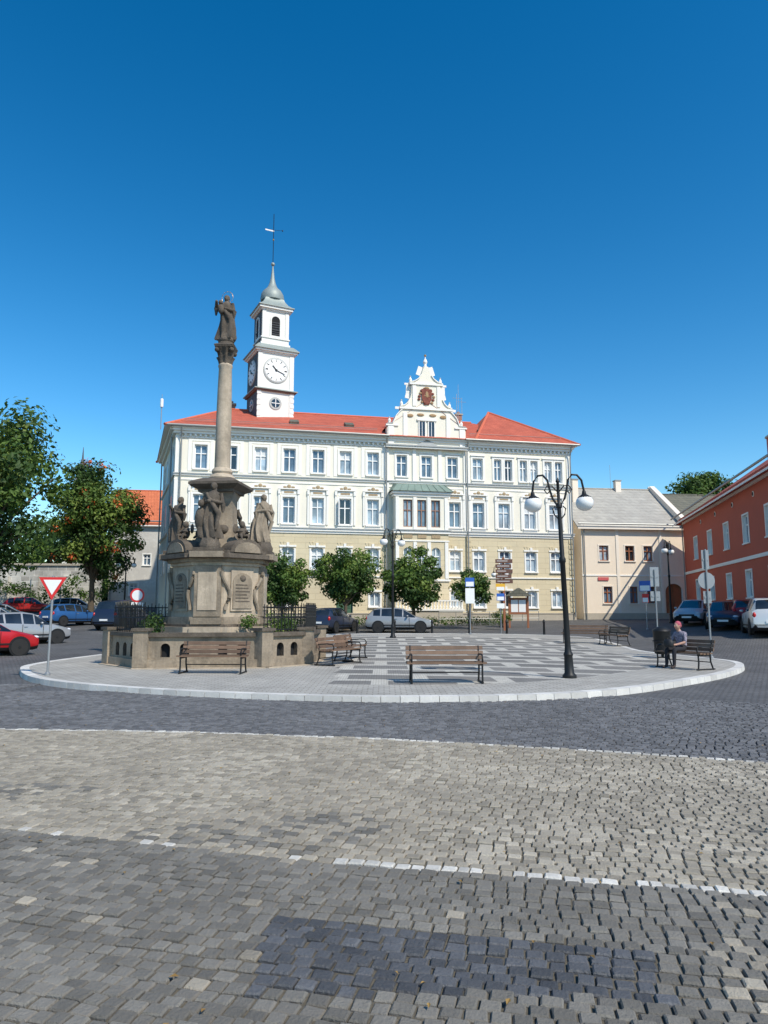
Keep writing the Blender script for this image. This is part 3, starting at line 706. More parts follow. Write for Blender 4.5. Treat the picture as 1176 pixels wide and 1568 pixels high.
for q in range(6):
    c = (4.3+4.3*q); x.disc((c+2.0, -.01, 8.1), .16, .05, white); x.disc((c+2.0, -.04, 8.1), .11, .02, dark)
for q in (6, 14, 22): x.box(q-.4, q+.4, 5, 5.7, 11.5, 14.2, redwall); x.box(q-.48, q+.48, 4.92, 5.78, 14.2, 14.35, plinthm)
x.build('attic_vents_and_chimneys', er)
house('old_grey_house', (-27.3, 71.5, 0), rad(8), 9.5, 8, .5, 10.6, 14.4, greywall, orangeroof, [(3.2, 3.9, 6.2, 7.3), (6.6, 7.4, 6.2, 7.4), (5.6, 6.4, 3.2, 4.6), (2.0, 2.8, 3.2, 4.4)], fr=whitew, doors=[(7.4, 8.4, 1.4, 4.2)])
def church():
    e = E('distant_church', (-59, 138, 0)); b = MB()
    b.box(-.9, .9, -.9, .9, 0, 27, greywall); b.lathe([(1.4, 27), (.8, 28.5), (.6, 29.5)], (0, 0, 0), 4, slate, rot=rad(45)); b.lathe([(.55, 29.5), (.6, 30), (.2, 31.2), (.05, 33.5)], (0, 0, 0), 8, slate)
    b.box(-1.0, 18, -5, 5, 0, 12, cream); b.build('church_body', e)
church()
def rwall():
    e = E('stone_retaining_wall'); b = MB()
    b.T = Matrix.Translation((-27.5, 70, 0)) @ Matrix.Rotation(rad(184), 4, 'Z')
    b.box(0, 28, -.5, .5, .5, 6.0, stonewall); b.box(-.1, 28.1, -.65, .65, 6.0, 6.2, plinthm)
    for q in range(10): b.box(q*2.8, q*2.8+.6, .5, .8, .5, 5.0, stonewall)
    b.build('wall_body', e)
rwall()

# ------------------------------------------------------------------ trees
def leaves(mb, c, r, n, s, mat, zsq=1.):
    v = []; f = []
    for _ in range(n):
        d = Vector((R.gauss(0, 1), R.gauss(0, 1), R.gauss(0, 1))).normalized()*(R.random()**.45)
        p = Vector((c[0]+d.x*r, c[1]+d.y*r, c[2]+d.z*r*zsq))
        nrm = (d+Vector((R.uniform(-.8, .8), R.uniform(-.8, .8), R.uniform(-.3, 1.1)))).normalized()
        t = nrm.orthogonal().normalized(); t = Matrix.Rotation(R.uniform(0, 6.28), 3, nrm) @ t; u = nrm.cross(t)
        k = s*R.uniform(.6, 1.25); o = len(v)
        v += [p-t*k, p+u*k*.55+nrm*k*.1, p+t*k, p-u*k*.55+nrm*k*.1]; f.append((o, o+1, o+2, o+3))
    o = len(mb.v); mb.v += [tuple(q) for q in v]; k = mb.mi(mat)
    for q in f: mb.f.append([i+o for i in q]); mb.m.append(k)
def tree(name, x, y, cz, rx, rz, n, s, ncl, tr=.2, berries=0, cr=.3, mats=(leafD, leafM, leafM, leafL), fill=.5, lean=0):
    z0 = g(x, y)+(.12 if inside(x, y) else 0)-.05; e = E(name, (x, y, 0)); t = MB(); l = MB()
    top = Vector((lean, 0, cz-rz*.25)); zs = cz-rz*.85
    P = [(0, 0, z0), (R.uniform(-.05, .05), 0, z0+(zs-z0)*.5), (lean*.6, 0, zs), top]
    t.tube(P, [tr*1.35, tr, tr*.85, tr*.45], 9, bark); t.lathe([(tr*2, 0), (tr*1.3, .25)], (0, 0, z0), 9, bark)
    for i in range(ncl):
        d = Vector((R.gauss(0, 1), R.gauss(0, 1), R.gauss(0, 1))).normalized()
        q = (R.uniform(.5, .9) if R.random() > fill*.5 else R.uniform(0, .45))
        c = Vector((lean+d.x*rx*q, d.y*rx*q, cz+d.z*rz*q))
        rr = rx*cr*R.uniform(.6, 1.25)
        m = mats[R.randrange(len(mats))]
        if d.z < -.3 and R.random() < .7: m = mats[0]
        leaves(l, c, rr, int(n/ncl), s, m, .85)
        if berries and R.random() < berries: leaves(l, c+d*rr*.6, rr*.35, 40, s*.7, berry)
        if i % 3 == 0:
            mid = Vector((c.x*.45, c.y*.45, (zs+c.z)/2+.1*rz)); t.tube([(0, 0, zs-.1*rz*R.random()), mid, c], [tr*.5, tr*.3, tr*.08], 6, bark)
    t.build('trunk_and_limbs', e, 60); l.build('crown', e)
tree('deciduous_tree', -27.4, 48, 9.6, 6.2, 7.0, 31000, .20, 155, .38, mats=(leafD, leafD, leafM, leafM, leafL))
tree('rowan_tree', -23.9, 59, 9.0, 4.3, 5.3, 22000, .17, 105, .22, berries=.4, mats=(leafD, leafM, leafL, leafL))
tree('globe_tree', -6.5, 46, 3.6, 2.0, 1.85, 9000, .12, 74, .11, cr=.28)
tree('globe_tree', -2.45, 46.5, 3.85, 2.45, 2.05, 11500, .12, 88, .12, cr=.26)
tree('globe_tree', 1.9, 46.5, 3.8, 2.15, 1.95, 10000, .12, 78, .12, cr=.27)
tree('globe_tree', 5.6, 47, 3.3, 1.6, 1.15, 4200, .12, 38, .09, cr=.34)
tree('garden_tree', 33.5, 75, 13.0, 3.4, 3.2, 9000, .2, 50, .3, mats=(leafD, leafM), cr=.36)
def dist_trees():
    l = MB()
    for i in range(80):
        x = R.uniform(-80, -30); y = R.uniform(78, 95)
        leaves(l, (x, y, R.uniform(3, 10)), R.uniform(1.8, 3.2), 130, .45, R.choice((leafD, leafM)))
    l.build('distant_tree_belt')
dist_trees()
def shrub(name, pts, n, s, mats):
    l = MB()
    for p, r in pts: leaves(l, p, r, n, s, R.choice(mats), .8)
    l.build(name)
shrub('flower_bed_shrubs', [((-5.2+2.6*math.cos(a)*R.uniform(.75, .95), 22.8+2.2*math.sin(a)*R.uniform(.75, .95), R.uniform(.85, 1.45)), R.uniform(.25, .5)) for a in [i*.33 for i in range(19) if not 12 < i < 16]], 220, .05, (leafM, leafL, leafD))
shrub('hedge_by_town_hall', [((x*.6-9, 49.6+x*.12*.6, g(0, 49)+.4), R.uniform(.35, .6)) for x in range(0, 30)], 160, .07, (leafD, leafM))
shrub('climbing_shrub', [((-25-i*.8, 67.6, 2.5+R.random()*2.0), R.uniform(.6, 1.1)) for i in range(18)], 160, .14, (leafD, leafM))
shrub('flowering_plant', [((7.2+i*.25, 46.5, 1.0+R.random()*.8), .35) for i in range(4)], 150, .06, (leafM, leafL))

# ------------------------------------------------------------------ plague column
def statue(mb, c, h, face, mat, seed, raise_arm=0, lean=.04, halo=False):
    r = random.Random(seed); ph = r.uniform(0, 6); n1 = r.choice((7, 9)); sway = r.choice((-1, 1))*lean
    old = mb.T; mb.T = old @ Matrix.Translation(c) @ Matrix.Rotation(face, 4, 'Z')
    prof = [(.19, 0), (.20, .03), (.19, .12), (.18, .25), (.165, .38), (.15, .48), (.14, .55), (.145, .62), (.15, .70), (.14, .77), (.09, .815), (.045, .835), (.038, .86)]
    pts = []; seg = 28; nr = 26
    for j in range(nr):
        z = .86*j/(nr-1)
        for i in range(len(prof)-1):
            if prof[i][1] <= z <= prof[i+1][1]+1e-9: t = (z-prof[i][1])/(prof[i+1][1]-prof[i][1]); rr = prof[i][0]*(1-t)+prof[i+1][0]*t; break
        amp = .2*(1-z/.86)+.05
        ox = sway*math.sin(z*5.5)
        for k in range(seg):
            a = 2*math.pi*k/seg; q = rr*(1+amp*math.sin(n1*a+ph+z*2.2)+amp*.5*math.sin(4*a-z*7))
            pts.append(((q*math.cos(a)+ox)*h, (q*math.sin(a)*.78)*h, z*h))
    mb.add(pts, [(j*seg+i, j*seg+(i+1) % seg, (j+1)*seg+(i+1) % seg, (j+1)*seg+i) for j in range(nr-1) for i in range(seg)]+[list(range(seg))], mat)
    hx = sway*math.sin(.86*5.5)*h
    mb.ell((hx, -.012*h, .915*h), (.052*h, .06*h, .073*h), mat, 12, 8); mb.ell((hx, -.07*h, .905*h), (.012*h, .016*h, .02*h), mat, 6, 5)
    mb.ell((hx, .02*h, .925*h), (.064*h, .062*h, .072*h), mat, 10, 8); mb.ell((hx, .02*h, .86*h), (.06*h, .05*h, .07*h), mat, 10, 6)
    for sgn in (-1, 1):
        sh = (hx+sgn*.12*h, 0, .775*h)
        if raise_arm == sgn: el = (hx+sgn*.21*h, -.06*h, .70*h); ha = (hx+sgn*.16*h, -.17*h, .80*h)
        else: el = (hx+sgn*.19*h, -.01*h, .61*h); ha = (hx+sgn*.04*h, -.15*h, .64*h)
        mb.tube([sh, el, ha], [.06*h, .055*h, .03*h], 9, mat); mb.ell(ha, .032*h, mat, 8, 6)
        mb.tube([el, (el[0], el[1]-.01*h, el[2]-.16*h)], [.055*h, .02*h], 7, mat)
    mb.tube([(hx-.11*h, -.06*h, .79*h), (hx+.02*h, -.13*h, .6*h), (hx+.14*h, -.1*h, .42*h), (.12*h, -.08*h, .15*h)], [.03*h, .045*h, .05*h, .03*h], 8, mat)
    if halo:
        for i in range(12):
            a = i*math.pi/6; mb.ell((hx+.13*h*math.cos(a), .03*h, .95*h+.13*h*math.sin(a)), .010*h, gold, 5, 4)
        mb.tube([(hx+.13*h*math.cos(a*math.pi/12), .03*h, .95*h+.13*h*math.sin(a*math.pi/12)) for a in range(25)], .004*h, 4, gold)
    mb.T = old
def putto(mb, c, s, face, mat):
    old = mb.T; mb.T = old @ Matrix.Translation(c) @ Matrix.Rotation(face, 4, 'Z')
    mb.ell((0, 0, .2*s), (.17*s, .15*s, .22*s), mat, 10, 7); mb.ell((0, -.04*s, .52*s), (.12*s, .13*s, .14*s), mat, 10, 7)
    for q in (-1, 1):
        mb.tube([(q*.1*s, 0, .05*s), (q*.18*s, -.26*s, .1*s), (q*.14*s, -.3*s, -.15*s)], [.09*s, .07*s, .04*s], 7, mat)
        mb.tube([(q*.14*s, 0, .34*s), (q*.26*s, -.1*s, .22*s), (q*.1*s, -.24*s, .26*s)], [.06*s, .05*s, .035*s], 7, mat)
        mb.ell((q*.2*s, .14*s, .36*s), (.14*s, .04*s, .2*s), mat, 8, 6)
    mb.T = old
def monument():
    e = E('plague_column', (-5.2, 22.7, .0)); b = MB()
    SC = Matrix.Diagonal((.93, .93, .98, 1)); b.T = SC
    oct_ = lambda a, p: [(-a, -p), (a, -p), (p, -a), (p, a), (a, p), (-a, p), (-p, a), (-p, -a)]
    b.prism(oct_(1.05, 1.95), 0, .75, sand); b.prism(oct_(.85, 1.8), .75, .98, sand); b.prism(oct_(.7, 1.68), .98, 1.25, sandlt)
    b.prism(oct_(.60, 1.62), 1.25, 1.33, sanddk); b.prism(oct_(.56, 1.52), 1.33, 1.55, sand); b.prism(oct_(.5, 1.42), 1.55, 3.1, sandlt)
    b.prism(oct_(.55, 1.48), 3.1, 3.2, sandlt); b.prism(oct_(.6, 1.58), 3.2, 3.32, sand); b.prism(oct_(.7, 1.78), 3.32, 3.45, sanddk); b.prism(oct_(.62, 1.66), 3.45, 3.55, sanddk)
    for k in range(4):
        b.T = SC @ Matrix.Rotation(rad(90)*k, 4, 'Z')
        b.box(-.42, .42, -1.56, -1.36, 1.56, 3.09, sand); b.box(-.30, .30, -1.585, -1.565, 1.75, 2.9, sandlt)
        b.box(-.48, .48, -1.66, -1.36, 1.335, 1.53, sand); b.box(-.5, .5, -1.74, -1.36, .985, 1.24, sandlt)
        b.box(-.52, .52, -1.90, -1.36, 3.325, 3.50, sand); b.box(-.46, .46, -1.80, -1.36, 3.50, 3.62, sanddk)
        b.box(-.56, .56, -1.98, -1.5, .0, .735, sandlt)
        b.lathe([(.34, 0), (.36, .1), (.3, .22), (.28, .3)], (0, -1.45, 3.62), 8, sanddk)
        b.T = SC @ Matrix.Rotation(rad(90)*k+rad(45), 4, 'Z'); f = -(1.42+.5)/math.sqrt(2)
        b.box(-.42, .42, f-.05, f+.1, 1.72, 2.98, sandlt)
        P = [(-.36, 1.8), (.36, 1.8), (.36, 2.6)]+[(.36*math.cos(t*math.pi/8), 2.6+.28*math.sin(t*math.pi/8)) for t in range(1, 8)]+[(-.36, 2.6)]
        b.prismy(P, f-.08, f-.03, sand)
        for q in range(6): b.box(-.27, .27-.05*(q % 3), f-.088, f-.079, 2.0+q*.1, 2.035+q*.1, sanddk)
        b.ell((0, f-.08, 2.72), (.12, .05, .1), sanddk, 8, 6)
        A = [(.62*math.cos(t*math.pi/12), 3.5+.42*math.sin(t*math.pi/12)) for t in range(13)]
        b.prismy(A, f-.28, f+.35, sanddk); A2 = [(.5*math.cos(t*math.pi/12), 3.5+.32*math.sin(t*math.pi/12)) for t in range(13)]; b.prismy(A2, f-.32, f-.285, sand)
        for q in (-1, 1):
            V = [(q*(.46+.02*t+.16*math.cos(t*.5)*math.exp(-t*.06)), f-.06, 1.75+.09*t) for t in range(14)]
            b.tube(V, .06, 7, sand)
    b.T = SC
    r2 = math.sqrt(2)
    b.lathe([(.98*r2, 3.5), (.95*r2, 3.62), (.78*r2, 3.8), (.62*r2, 4.05), (.5*r2, 4.4), (.46*r2, 4.8), (.46*r2, 5.3), (.52*r2, 5.45), (.55*r2, 5.5)], (0, 0, 0), 4, sand, rot=rad(45))
    b.lathe([(.6*r2, 5.5), (.62*r2, 5.58), (.78*r2, 5.66), (.86*r2, 5.72), (.86*r2, 5.80), (.66*r2, 5.9), (.5*r2, 5.97)], (0, 0, 0), 4, sanddk, rot=rad(38))
    b.lathe([(.44, 5.95), (.46, 6.02), (.4, 6.1), (.32, 6.15), (.36, 6.22), (.34, 6.3), (.27, 6.36), (.265, 7), (.262, 8), (.245, 9), (.225, 9.75), (.25, 9.8), (.25, 9.85), (.21, 9.9)], (0, 0, 0), 24, sandlt)
    b.lathe([(.21, 9.88), (.24, 10.0), (.3, 10.12), (.24, 10.14), (.27, 10.28), (.36, 10.4), (.3, 10.42)], (0, 0, 0), 32, sanddk, fold=lambda a, z: 1+.10*math.sin(8*a))
    b.lathe([(.46, 10.42), (.5, 10.5), (.42, 10.54)], (0, 0, 0), 4, sanddk, rot=rad(45))
    for k in range(4):
        a = rad(45+90*k); b.ell((.36*math.cos(a), .36*math.sin(a), 10.34), (.09, .09, .09), sanddk, 8, 6)
    b.lathe([(.3, 10.54), (.28, 10.62), (.22, 10.66)], (0, 0, 0), 12, sanddk)
    b.build('pedestal_and_column', e, 35)
    s = MB(); s.T = SC
    s.ell((0, 0, 10.72), (.3, .28, .16), sanddk, 12, 7)
    statue(s, (0, 0, 10.74), 1.62, rad(-12), sanddk, 3, raise_arm=-1, lean=.018, halo=True)
    s.ell((-.16, -.24, 11.75), (.12, .13, .17), sanddk, 8, 6); s.ell((-.18, -.27, 11.98), .08, sanddk, 8, 6)
    statue(s, (0, -1.42, 3.92), 1.75, rad(-5), sanddk, 5, raise_arm=0)
    s.ell((-.3, -1.5, 4.5), (.2, .16, .38), sanddk, 9, 7); s.ell((-.28, -1.6, 4.98), (.1, .11, .12), sanddk, 9, 7)
    statue(s, (-1.45, 0, 3.92), 1.5, rad(-40), sanddk, 8, raise_arm=-1, lean=.06)
    statue(s, (1.40, 0, 3.92), 1.6, rad(35), sand, 12, raise_arm=0, lean=.05)
    statue(s, (0, 1.42, 3.92), 1.6, rad(180), sanddk, 14)
    for a, z in ((rad(-45), 3.98), (rad(-135), 3.98), (rad(135), 3.98), (rad(45), 3.98)):
        putto(s, (1.28*math.cos(a), 1.28*math.sin(a), z), .8, a+rad(90), sanddk)
    for i in range(9):
        a = R.uniform(0, 6.28); s.ell((.55*math.cos(a), .55*math.sin(a), R.uniform(3.9, 4.5)), (.2, .2, .17), sanddk, 8, 6)
    s.build('statues', e, 70)
    w = MB(); V = [(-3.0, -.9), (-1.5, -2.55), (1.85, -2.25), (2.95, -1.0), (3.05, 1.3), (1.4, 2.7), (-1.6, 2.6), (-3.05, 1.2)]
    for i in range(8):
        a = Vector(V[i]); c = Vector(V[(i+1) % 8]); L = (c-a).length; an = math.atan2(c.y-a.y, c.x-a.x)
        w.T = Matrix.Translation((a.x, a.y, 0)) @ Matrix.Rotation(an, 4, 'Z')
        ops = []; n = int((L-.5)/.52); x0 = (L-n*.52)/2
        for q in range(n):
            if q % 3 == 2 and n > 3: continue
            ops.append((x0+q*.52+.14, x0+q*.52+.40, .42, .80, 'arch', .13))
        facade(w, .0, L, .12, .98, ops, 0, .16, sand, reveal=sanddk)
        for o in ops: w.poly([(o[0], .16, o[2]), (o[1], .16, o[2]), (o[1], .16, o[3]), (o[0], .16, o[3])], dark)
        w.box(-.06, L+.06, -.28, .3, .0, .15, sandlt); w.box(0, L, -.10, -.002, .152, .36, sand)
        w.box(-.05, L+.05, -.09, .28, .982, 1.09, sanddk)
        w.prism([(-.2, -.14), (.2, -.14), (.2, .26), (-.2, .26)], .16, 1.14, sand); w.prism([(-.25, -.19), (.25, -.19), (.25, .31), (-.25, .31)], 1.14, 1.22, sanddk)
        if i != 1:
            nb = int(L/.12)
            for q in range(nb): w.tube([(q*L/nb+.05, .1, 1.09), (q*L/nb+.05, .1, 1.88+.06*(q % 2))], .014, 5, black)
            for z in (1.16, 1.5, 1.8): w.tube([(0, .1, z), (L, .1, z)], .018, 5, black)
            for q in range(0, nb, 2):
                cxx = q*L/nb+.11; w.tube([(cxx+.055*math.cos(t*.785), .1, 1.65+.055*math.sin(t*.785)) for t in range(9)], .01, 4, black)
    w.T = Matrix.Identity(4); w.build('balustrade_wall', e)
    gr = MB(); gr.prism([(v[0]*.95, v[1]*.93) for v in V], .1, .62, M('bed_soil', (.09, .07, .045), .95, .3, 5)); gr.build('planting_bed', e)
monument()

# ------------------------------------------------------------------ benches
def bench(x, y, rz, w=1.75, name='park_bench'):
    e = E(name, (x, y, g(x, y)+(.125 if inside(x, y) else 0)), rz); b = MB()
    for i in range(4): b.T = Matrix.Translation((0, -.27+i*.125, .42+.012*abs(i-1.5))); b.box(-w/2, w/2, -.045, .045, -.018, .018, wood)
    for i in range(3): b.T = Matrix.Translation((0, .20+i*.03, .53+i*.105)) @ Matrix.Rotation(rad(-14), 4, 'X'); b.box(-w/2, w/2, -.016, .016, -.042, .042, wood)
    b.T = Matrix.Identity(4)
    for q in (-1, 1):
        x = q*(w/2-.10)
        b.tube([(x, -.30, 0), (x, -.27, .2), (x, -.28, .39)], .022, 6, black); b.tube([(x, .27, 0), (x, .18, .22), (x, .17, .41), (x, .23, .62), (x, .27, .79)], .022, 6, black)
        b.tube([(x, -.30, .39), (x, .17, .39)], .022, 6, black)
        b.tube([(x, -.28, .39), (x, -.32, .52), (x, -.27, .61), (x, -.1, .62), (x, .22, .60)], .02, 6, black)
        b.tube([(x, -.36, .02), (x, .33, .02)], .02, 6, black)
    b.tube([(-w/2+.1, .2, .2), (w/2-.1, .2, .2)], .014, 5, black)
    b.build('seat_and_frame', e, 50)
    return e
bench(1.37, 16.3, rad(2)); bench(-4.35, 18.7, rad(-3)); bench(-1.35, 21.7, rad(62)); bench(-1.1, 23.6, rad(75))
bench(9.1, 33.0, rad(-25), 2.0); bench(9.9, 31.3, rad(-80), 1.8)
sitx, sity, sitr = 8.30, 20.2, rad(-64)
bench(sitx, sity, sitr, 1.6)

# ------------------------------------------------------------------ person
def person():
    e = E('seated_person', (sitx-.08, sity+.1, g(sitx, sity)+.115), sitr)
    shirt = M('patterned_top', (.30, .27, .33), .9, .9, 22); trous = M('dark_trousers', (.022, .022, .028), .9, .2, 6)
    skin = M('skin', (.50, .29, .21), .6, .05, 6); shoe = M('dark_shoes', (.03, .02, .02), .6, .1, 6); hair = M('reddish_scarf', (.42, .09, .13), .8, .3, 12)
    bag = M('black_bag', (.02, .02, .022), .6, .2, 6)
    V = [((0, .10, .55), .135), ((0, .09, .72), .125), ((0, .05, .90), .135), ((0, .01, 1.0), .07), ((0, -.02, 1.07), .05)]
    Ed = [(0, 1), (1, 2), (2, 3), (3, 4)]; lab = ['t', 't', 't', 's']
    for q in (-1, 1):
        o = len(V)
        V += [((q*.10, .02, .54), .095), ((q*.13, -.36, .52), .068), ((q*.13, -.38, .12), .045), ((q*.14, -.40, .06), .042), ((q*.15, -.54, .045), .034)]
        Ed += [(0, o), (o, o+1), (o+1, o+2), (o+2, o+3), (o+3, o+4)]; lab += ['p', 'p', 'p', 'h', 'h']
        o = len(V)
        V += [((q*.17, .04, .95), .062), ((q*.24, -.04, .72), .045), ((q*.12, -.24, .655), .030), ((q*.09, -.29, .65), .034), ((q*.07, -.33, .64), .03)]
        Ed += [(2, o), (o, o+1), (o+1, o+2), (o+2, o+3), (o+3, o+4)]; lab += ['t', 't', 's', 's', 's']
    roots = [0]
    for q in (-1, 1):
        base = Vector((q*.07, -.33, .64))
        for i, (dx, ln) in enumerate(((-.026, .062), (-.009, .072), (.009, .070), (.025, .055))):
            o = len(V); roots.append(o)
            p = base+Vector((dx, .01, 0)); V += [(tuple(p), .010), (tuple(p+Vector((0, -ln*.55, -.004))), .009), (tuple(p+Vector((0, -ln*.85, -.03))), .0075)]
            Ed += [(o, o+1), (o+1, o+2)]; lab += ['s', 's']
        o = len(V); roots.append(o); p = base+Vector((-q*.028, .03, .005)); V += [(tuple(p), .011), (tuple(p+Vector((-q*.03, -.025, -.005))), .0095), (tuple(p+Vector((-q*.035, -.05, -.015))), .008)]
        Ed += [(o, o+1), (o+1, o+2)]; lab += ['s', 's']
    me = bpy.data.meshes.new('tmp'); me.from_pydata([v[0] for v in V], Ed, []); ob = bpy.data.objects.new('tmp', me); sc.collection.objects.link(ob)
    sk = ob.modifiers.new('s', 'SKIN'); sk.use_smooth_shade = True
    for i, v in enumerate(V): sv = me.skin_vertices[0].data[i]; sv.radius = (v[1], v[1]); sv.use_root = i in roots
    su = ob.modifiers.new('u', 'SUBSURF'); su.levels = 2; su.render_levels = 2
    bpy.context.view_layer.update(); dg = bpy.context.evaluated_depsgraph_get()
    m2 = bpy.data.meshes.new_from_object(ob.evaluated_get(dg)); bpy.data.objects.remove(ob)
    m2.materials.clear(); order = {'t': 0, 'p': 1, 's': 2, 'h': 3}
    for m in (shirt, trous, skin, shoe): m2.materials.append(m)
    for p in m2.polygons:
        c = Vector(p.center); best = None; bd = 9
        for (a, b2), lb in zip(Ed, lab):
            A = Vector(V[a][0]); B = Vector(V[b2][0]); d = B-A; t = max(0, min(1, (c-A).dot(d)/d.length_squared)); dd = (c-(A+d*t)).length-(V[a][1]*(1-t)+V[b2][1]*t)
            if dd < bd: bd = dd; best = lb
        p.material_index = order[best]; p.use_smooth = True
    o = bpy.data.objects.new('body', m2); sc.collection.objects.link(o); o.parent = e
    h = MB(); c = Vector((0, -.045, 1.165))
    h.ell(c, (.076, .092, .112), skin, 16, 12); h.ell(c+Vector((0, .0, -.075)), (.048, .07, .045), skin, 10, 8)
    h.ell(c+Vector((0, -.095, -.012)), (.013, .02, .022), skin, 8, 6)
    lip = M('lips', (.42, .12, .11), .5, .05, 5); eyew = M('eyes', (.7, .7, .68), .3, .02, 5)
    h.ell(c+Vector((0, -.083, -.052)), (.024, .01, .007), lip, 8, 5)
    for q in (-1, 1): h.ell(c+Vector((q*.03, -.081, .012)), (.012, .008, .008), eyew, 8, 6); h.ell(c+Vector((q*.03, -.088, .012)), (.005, .004, .005), shoe, 6, 5); h.ell(c+Vector((q*.078, .005, -.005)), (.01, .02, .03), skin, 8, 6)
    h.ell(c+Vector((0, .022, .032)), (.088, .098, .102), hair, 16, 10); h.ell(c+Vector((0, .10, .0)), (.05, .04, .06), hair, 10, 8)
    h.tube([(0, .0, 1.02), (0, -.025, 1.10)], [.052, .046], 10, skin)
    h.build('head', e, 60)
    k = MB(); k.lathe([(.12, 0), (.15, .04), (.14, .16), (.09, .22)], (-.0, -.42, .585), 12, bag, sx=1.1, sy=.7); k.tube([(-.1, -.42, .79), (-.05, -.42, .88), (.05, -.42, .88), (.1, -.42, .79)], .012, 6, bag)
    k.build('handbag', e, 50)
person()
def bin_(x, y):
    z = g(x, y)+.12; e = E('litter_bin', (x, y, z)); b = MB()
    b.lathe([(.2, .12), (.25, .15), (.28, .85), (.3, .88), (.27, .93), (.12, 1.02)], (0, 0, 0), 16, black); b.tube([(0, 0, 0), (0, 0, .14)], .05, 8, black); b.lathe([(.18, 0), (.18, .03)], (0, 0, 0), 12, black)
    b.tube([(.3*math.cos(t*.39), .3*math.sin(t*.39), .55) for t in range(17)], .015, 5, black)
    b.build('bin_body', e, 40)
bin_(9.3, 24.4)

# ------------------------------------------------------------------ street lamps
def lamp(x, y, H=5.0, s=1., lean=0, rz=0, arms=2, inner=True):
    e = E('street_lamp', (x, y, g(x, y)+(.12 if inside(x, y) else 0)), rz, ry=lean); b = MB()
    b.lathe([(.16*s, 0), (.16*s, .06), (.11*s, .12), (.095*s, .5), (.11*s, .55), (.08*s, .62), (.068*s, .75), (.06*s, H*.55), (.078*s, H*.555), (.078*s, H*.57), (.055*s, H*.58), (.046*s, H*.82), (.07*s, H*.825), (.07*s, H*.84), (.038*s, H*.85), (.033*s, H*.95), (.05*s, H*.955), (.01, H*.975)], (0, 0, 0), 14, black)
    for i in range(arms):
        a = 2*math.pi*i/arms; ca, sa = math.cos(a), math.sin(a)
        P = [(.03, -.70), (.14, -.52), (.20, -.30), (.24, -.08), (.34, .04), (.46, .03), (.56, -.10), (.60, -.34)]
        b.tube([(q[0]*s*ca, q[0]*s*sa, H-.1+q[1]*s) for q in P], .026*s, 7, black)
        if inner:
            b.tube([(q[0]*s*ca, q[0]*s*sa, H-.1+q[1]*s) for q in ((.03, -.35), (.14, -.22), (.26, -.22), (.32, -.32), (.26, -.4), (.2, -.34))], .016*s, 6, black)
            b.tube([(q[0]*s*ca, q[0]*s*sa, H-.1+q[1]*s) for q in ((.03, -1.0), (.12, -.9), (.15, -.76), (.09, -.7))], .016*s, 6, black)
        c = (.60*s*ca, .60*s*sa, H-.1-.34*s)
        b.lathe([(.03*s, 0), (.045*s, -.04*s), (.05*s, -.09*s), (.09*s, -.12*s), (.15*s, -.16*s), (.16*s, -.19*s)], c, 16, black)
        b.ell((c[0], c[1], c[2]-.30*s), (.205*s, .205*s, .19*s), lampglass, 18, 12)
    b.build('lamp_post', e, 40)
lamp(4.40, 17.4, 4.95, 1.05, lean=rad(-1.6), arms=2)
lamp(.45, 37, 5.6, 1.0, rz=rad(40)); lamp(18.2, 46, 5.3, 1.0, rz=rad(50)); lamp(-20.8, 58, 5.0, 1., rz=rad(20)); lamp(7.9, 49, 4.2, .9, rz=rad(30))

# ------------------------------------------------------------------ signs
def sign(name, x, y, H, parts, rz=0):
    e = E(name, (x, y, g(x, y)+(.12 if inside(x, y) else 0)), rz); b = MB()
    b.tube([(0, 0, 0), (0, 0, H)], .03, 8, greym); b.lathe([(.07, 0), (.07, .05), (.04, .08)], (0, 0, 0), 10, greym)
    for p in parts:
        k, z, s = p[0], p[1], p[2]
        if k == 'yield':
            tri = lambda r: [(0, z-r), (r*.87, z+r*.5), (-r*.87, z+r*.5)][::1]
            b.prismy(tri(s), -.05, -.035, signred); b.prismy(tri(s*.66), -.055, -.0505, signwhite); b.prismy(tri(s*.98), -.034, -.03, greym)
        if k == 'disc': b.disc((0, -.045, z), s, .02, p[3]); b.disc((0, -.058, z), s*.74, .005, p[4]); b.disc((0, -.032, z), s*.97, .004, greym)
        if k == 'rect': b.box(-s, s, -.055, -.035, z-p[3], z+p[3], p[4]); b.box(-s*.86, s*.86, -.058, -.0555, z-p[3]*.9, z+p[3]*.1, p[5]); b.box(-s*.97, s*.97, -.034, -.031, z-p[3]*.97, z+p[3]*.97, greym)
        if k == 'rectback': b.box(-s, s, .035, .05, z-p[3], z+p[3], greym); b.box(-s*.8, s*.8, .015, .034, z-.03, z+.03, greym)
        if k == 'discback': b.disc((0, .045, z), s, .02, greym)
    b.build('sign_and_pole', e, 40)
sign('yield_sign', -8.3, 18.1, 2.45, [('yield', 2.22, .38)], rad(8))
sign('no_entry_sign', -9.2, 27, 2.3, [('disc', 2.1, .26, signred, signwhite), ('rect', 1.72, .22, .12, signwhite, black)], rad(5))
sign('parking_sign', 4.75, 40, 3.2, [('rect', 2.85, .25, .25, signblue, signwhite), ('rect', 2.1, .25, .42, signwhite, signwhite)])
sign('bus_stop_sign', 6.6, 41, 2.9, [('rect', 2.7, .26, .2, signyel, signwhite), ('rect', 2.15, .22, .2, signblue, signwhite), ('rect', 1.65, .22, .14, signwhite, signwhite)])
sign('road_sign_reverse', 11.2, 29.8, 3.3, [('rectback', 3.0, .18, .4), ('rectback', 2.2, .2, .2)])
sign('road_sign_reverse', 10.75, 24.0, 3.6, [('rectback', 3.25, .12, .32), ('discback', 2.55, .28), ('rectback', 2.0, .13, .2)])
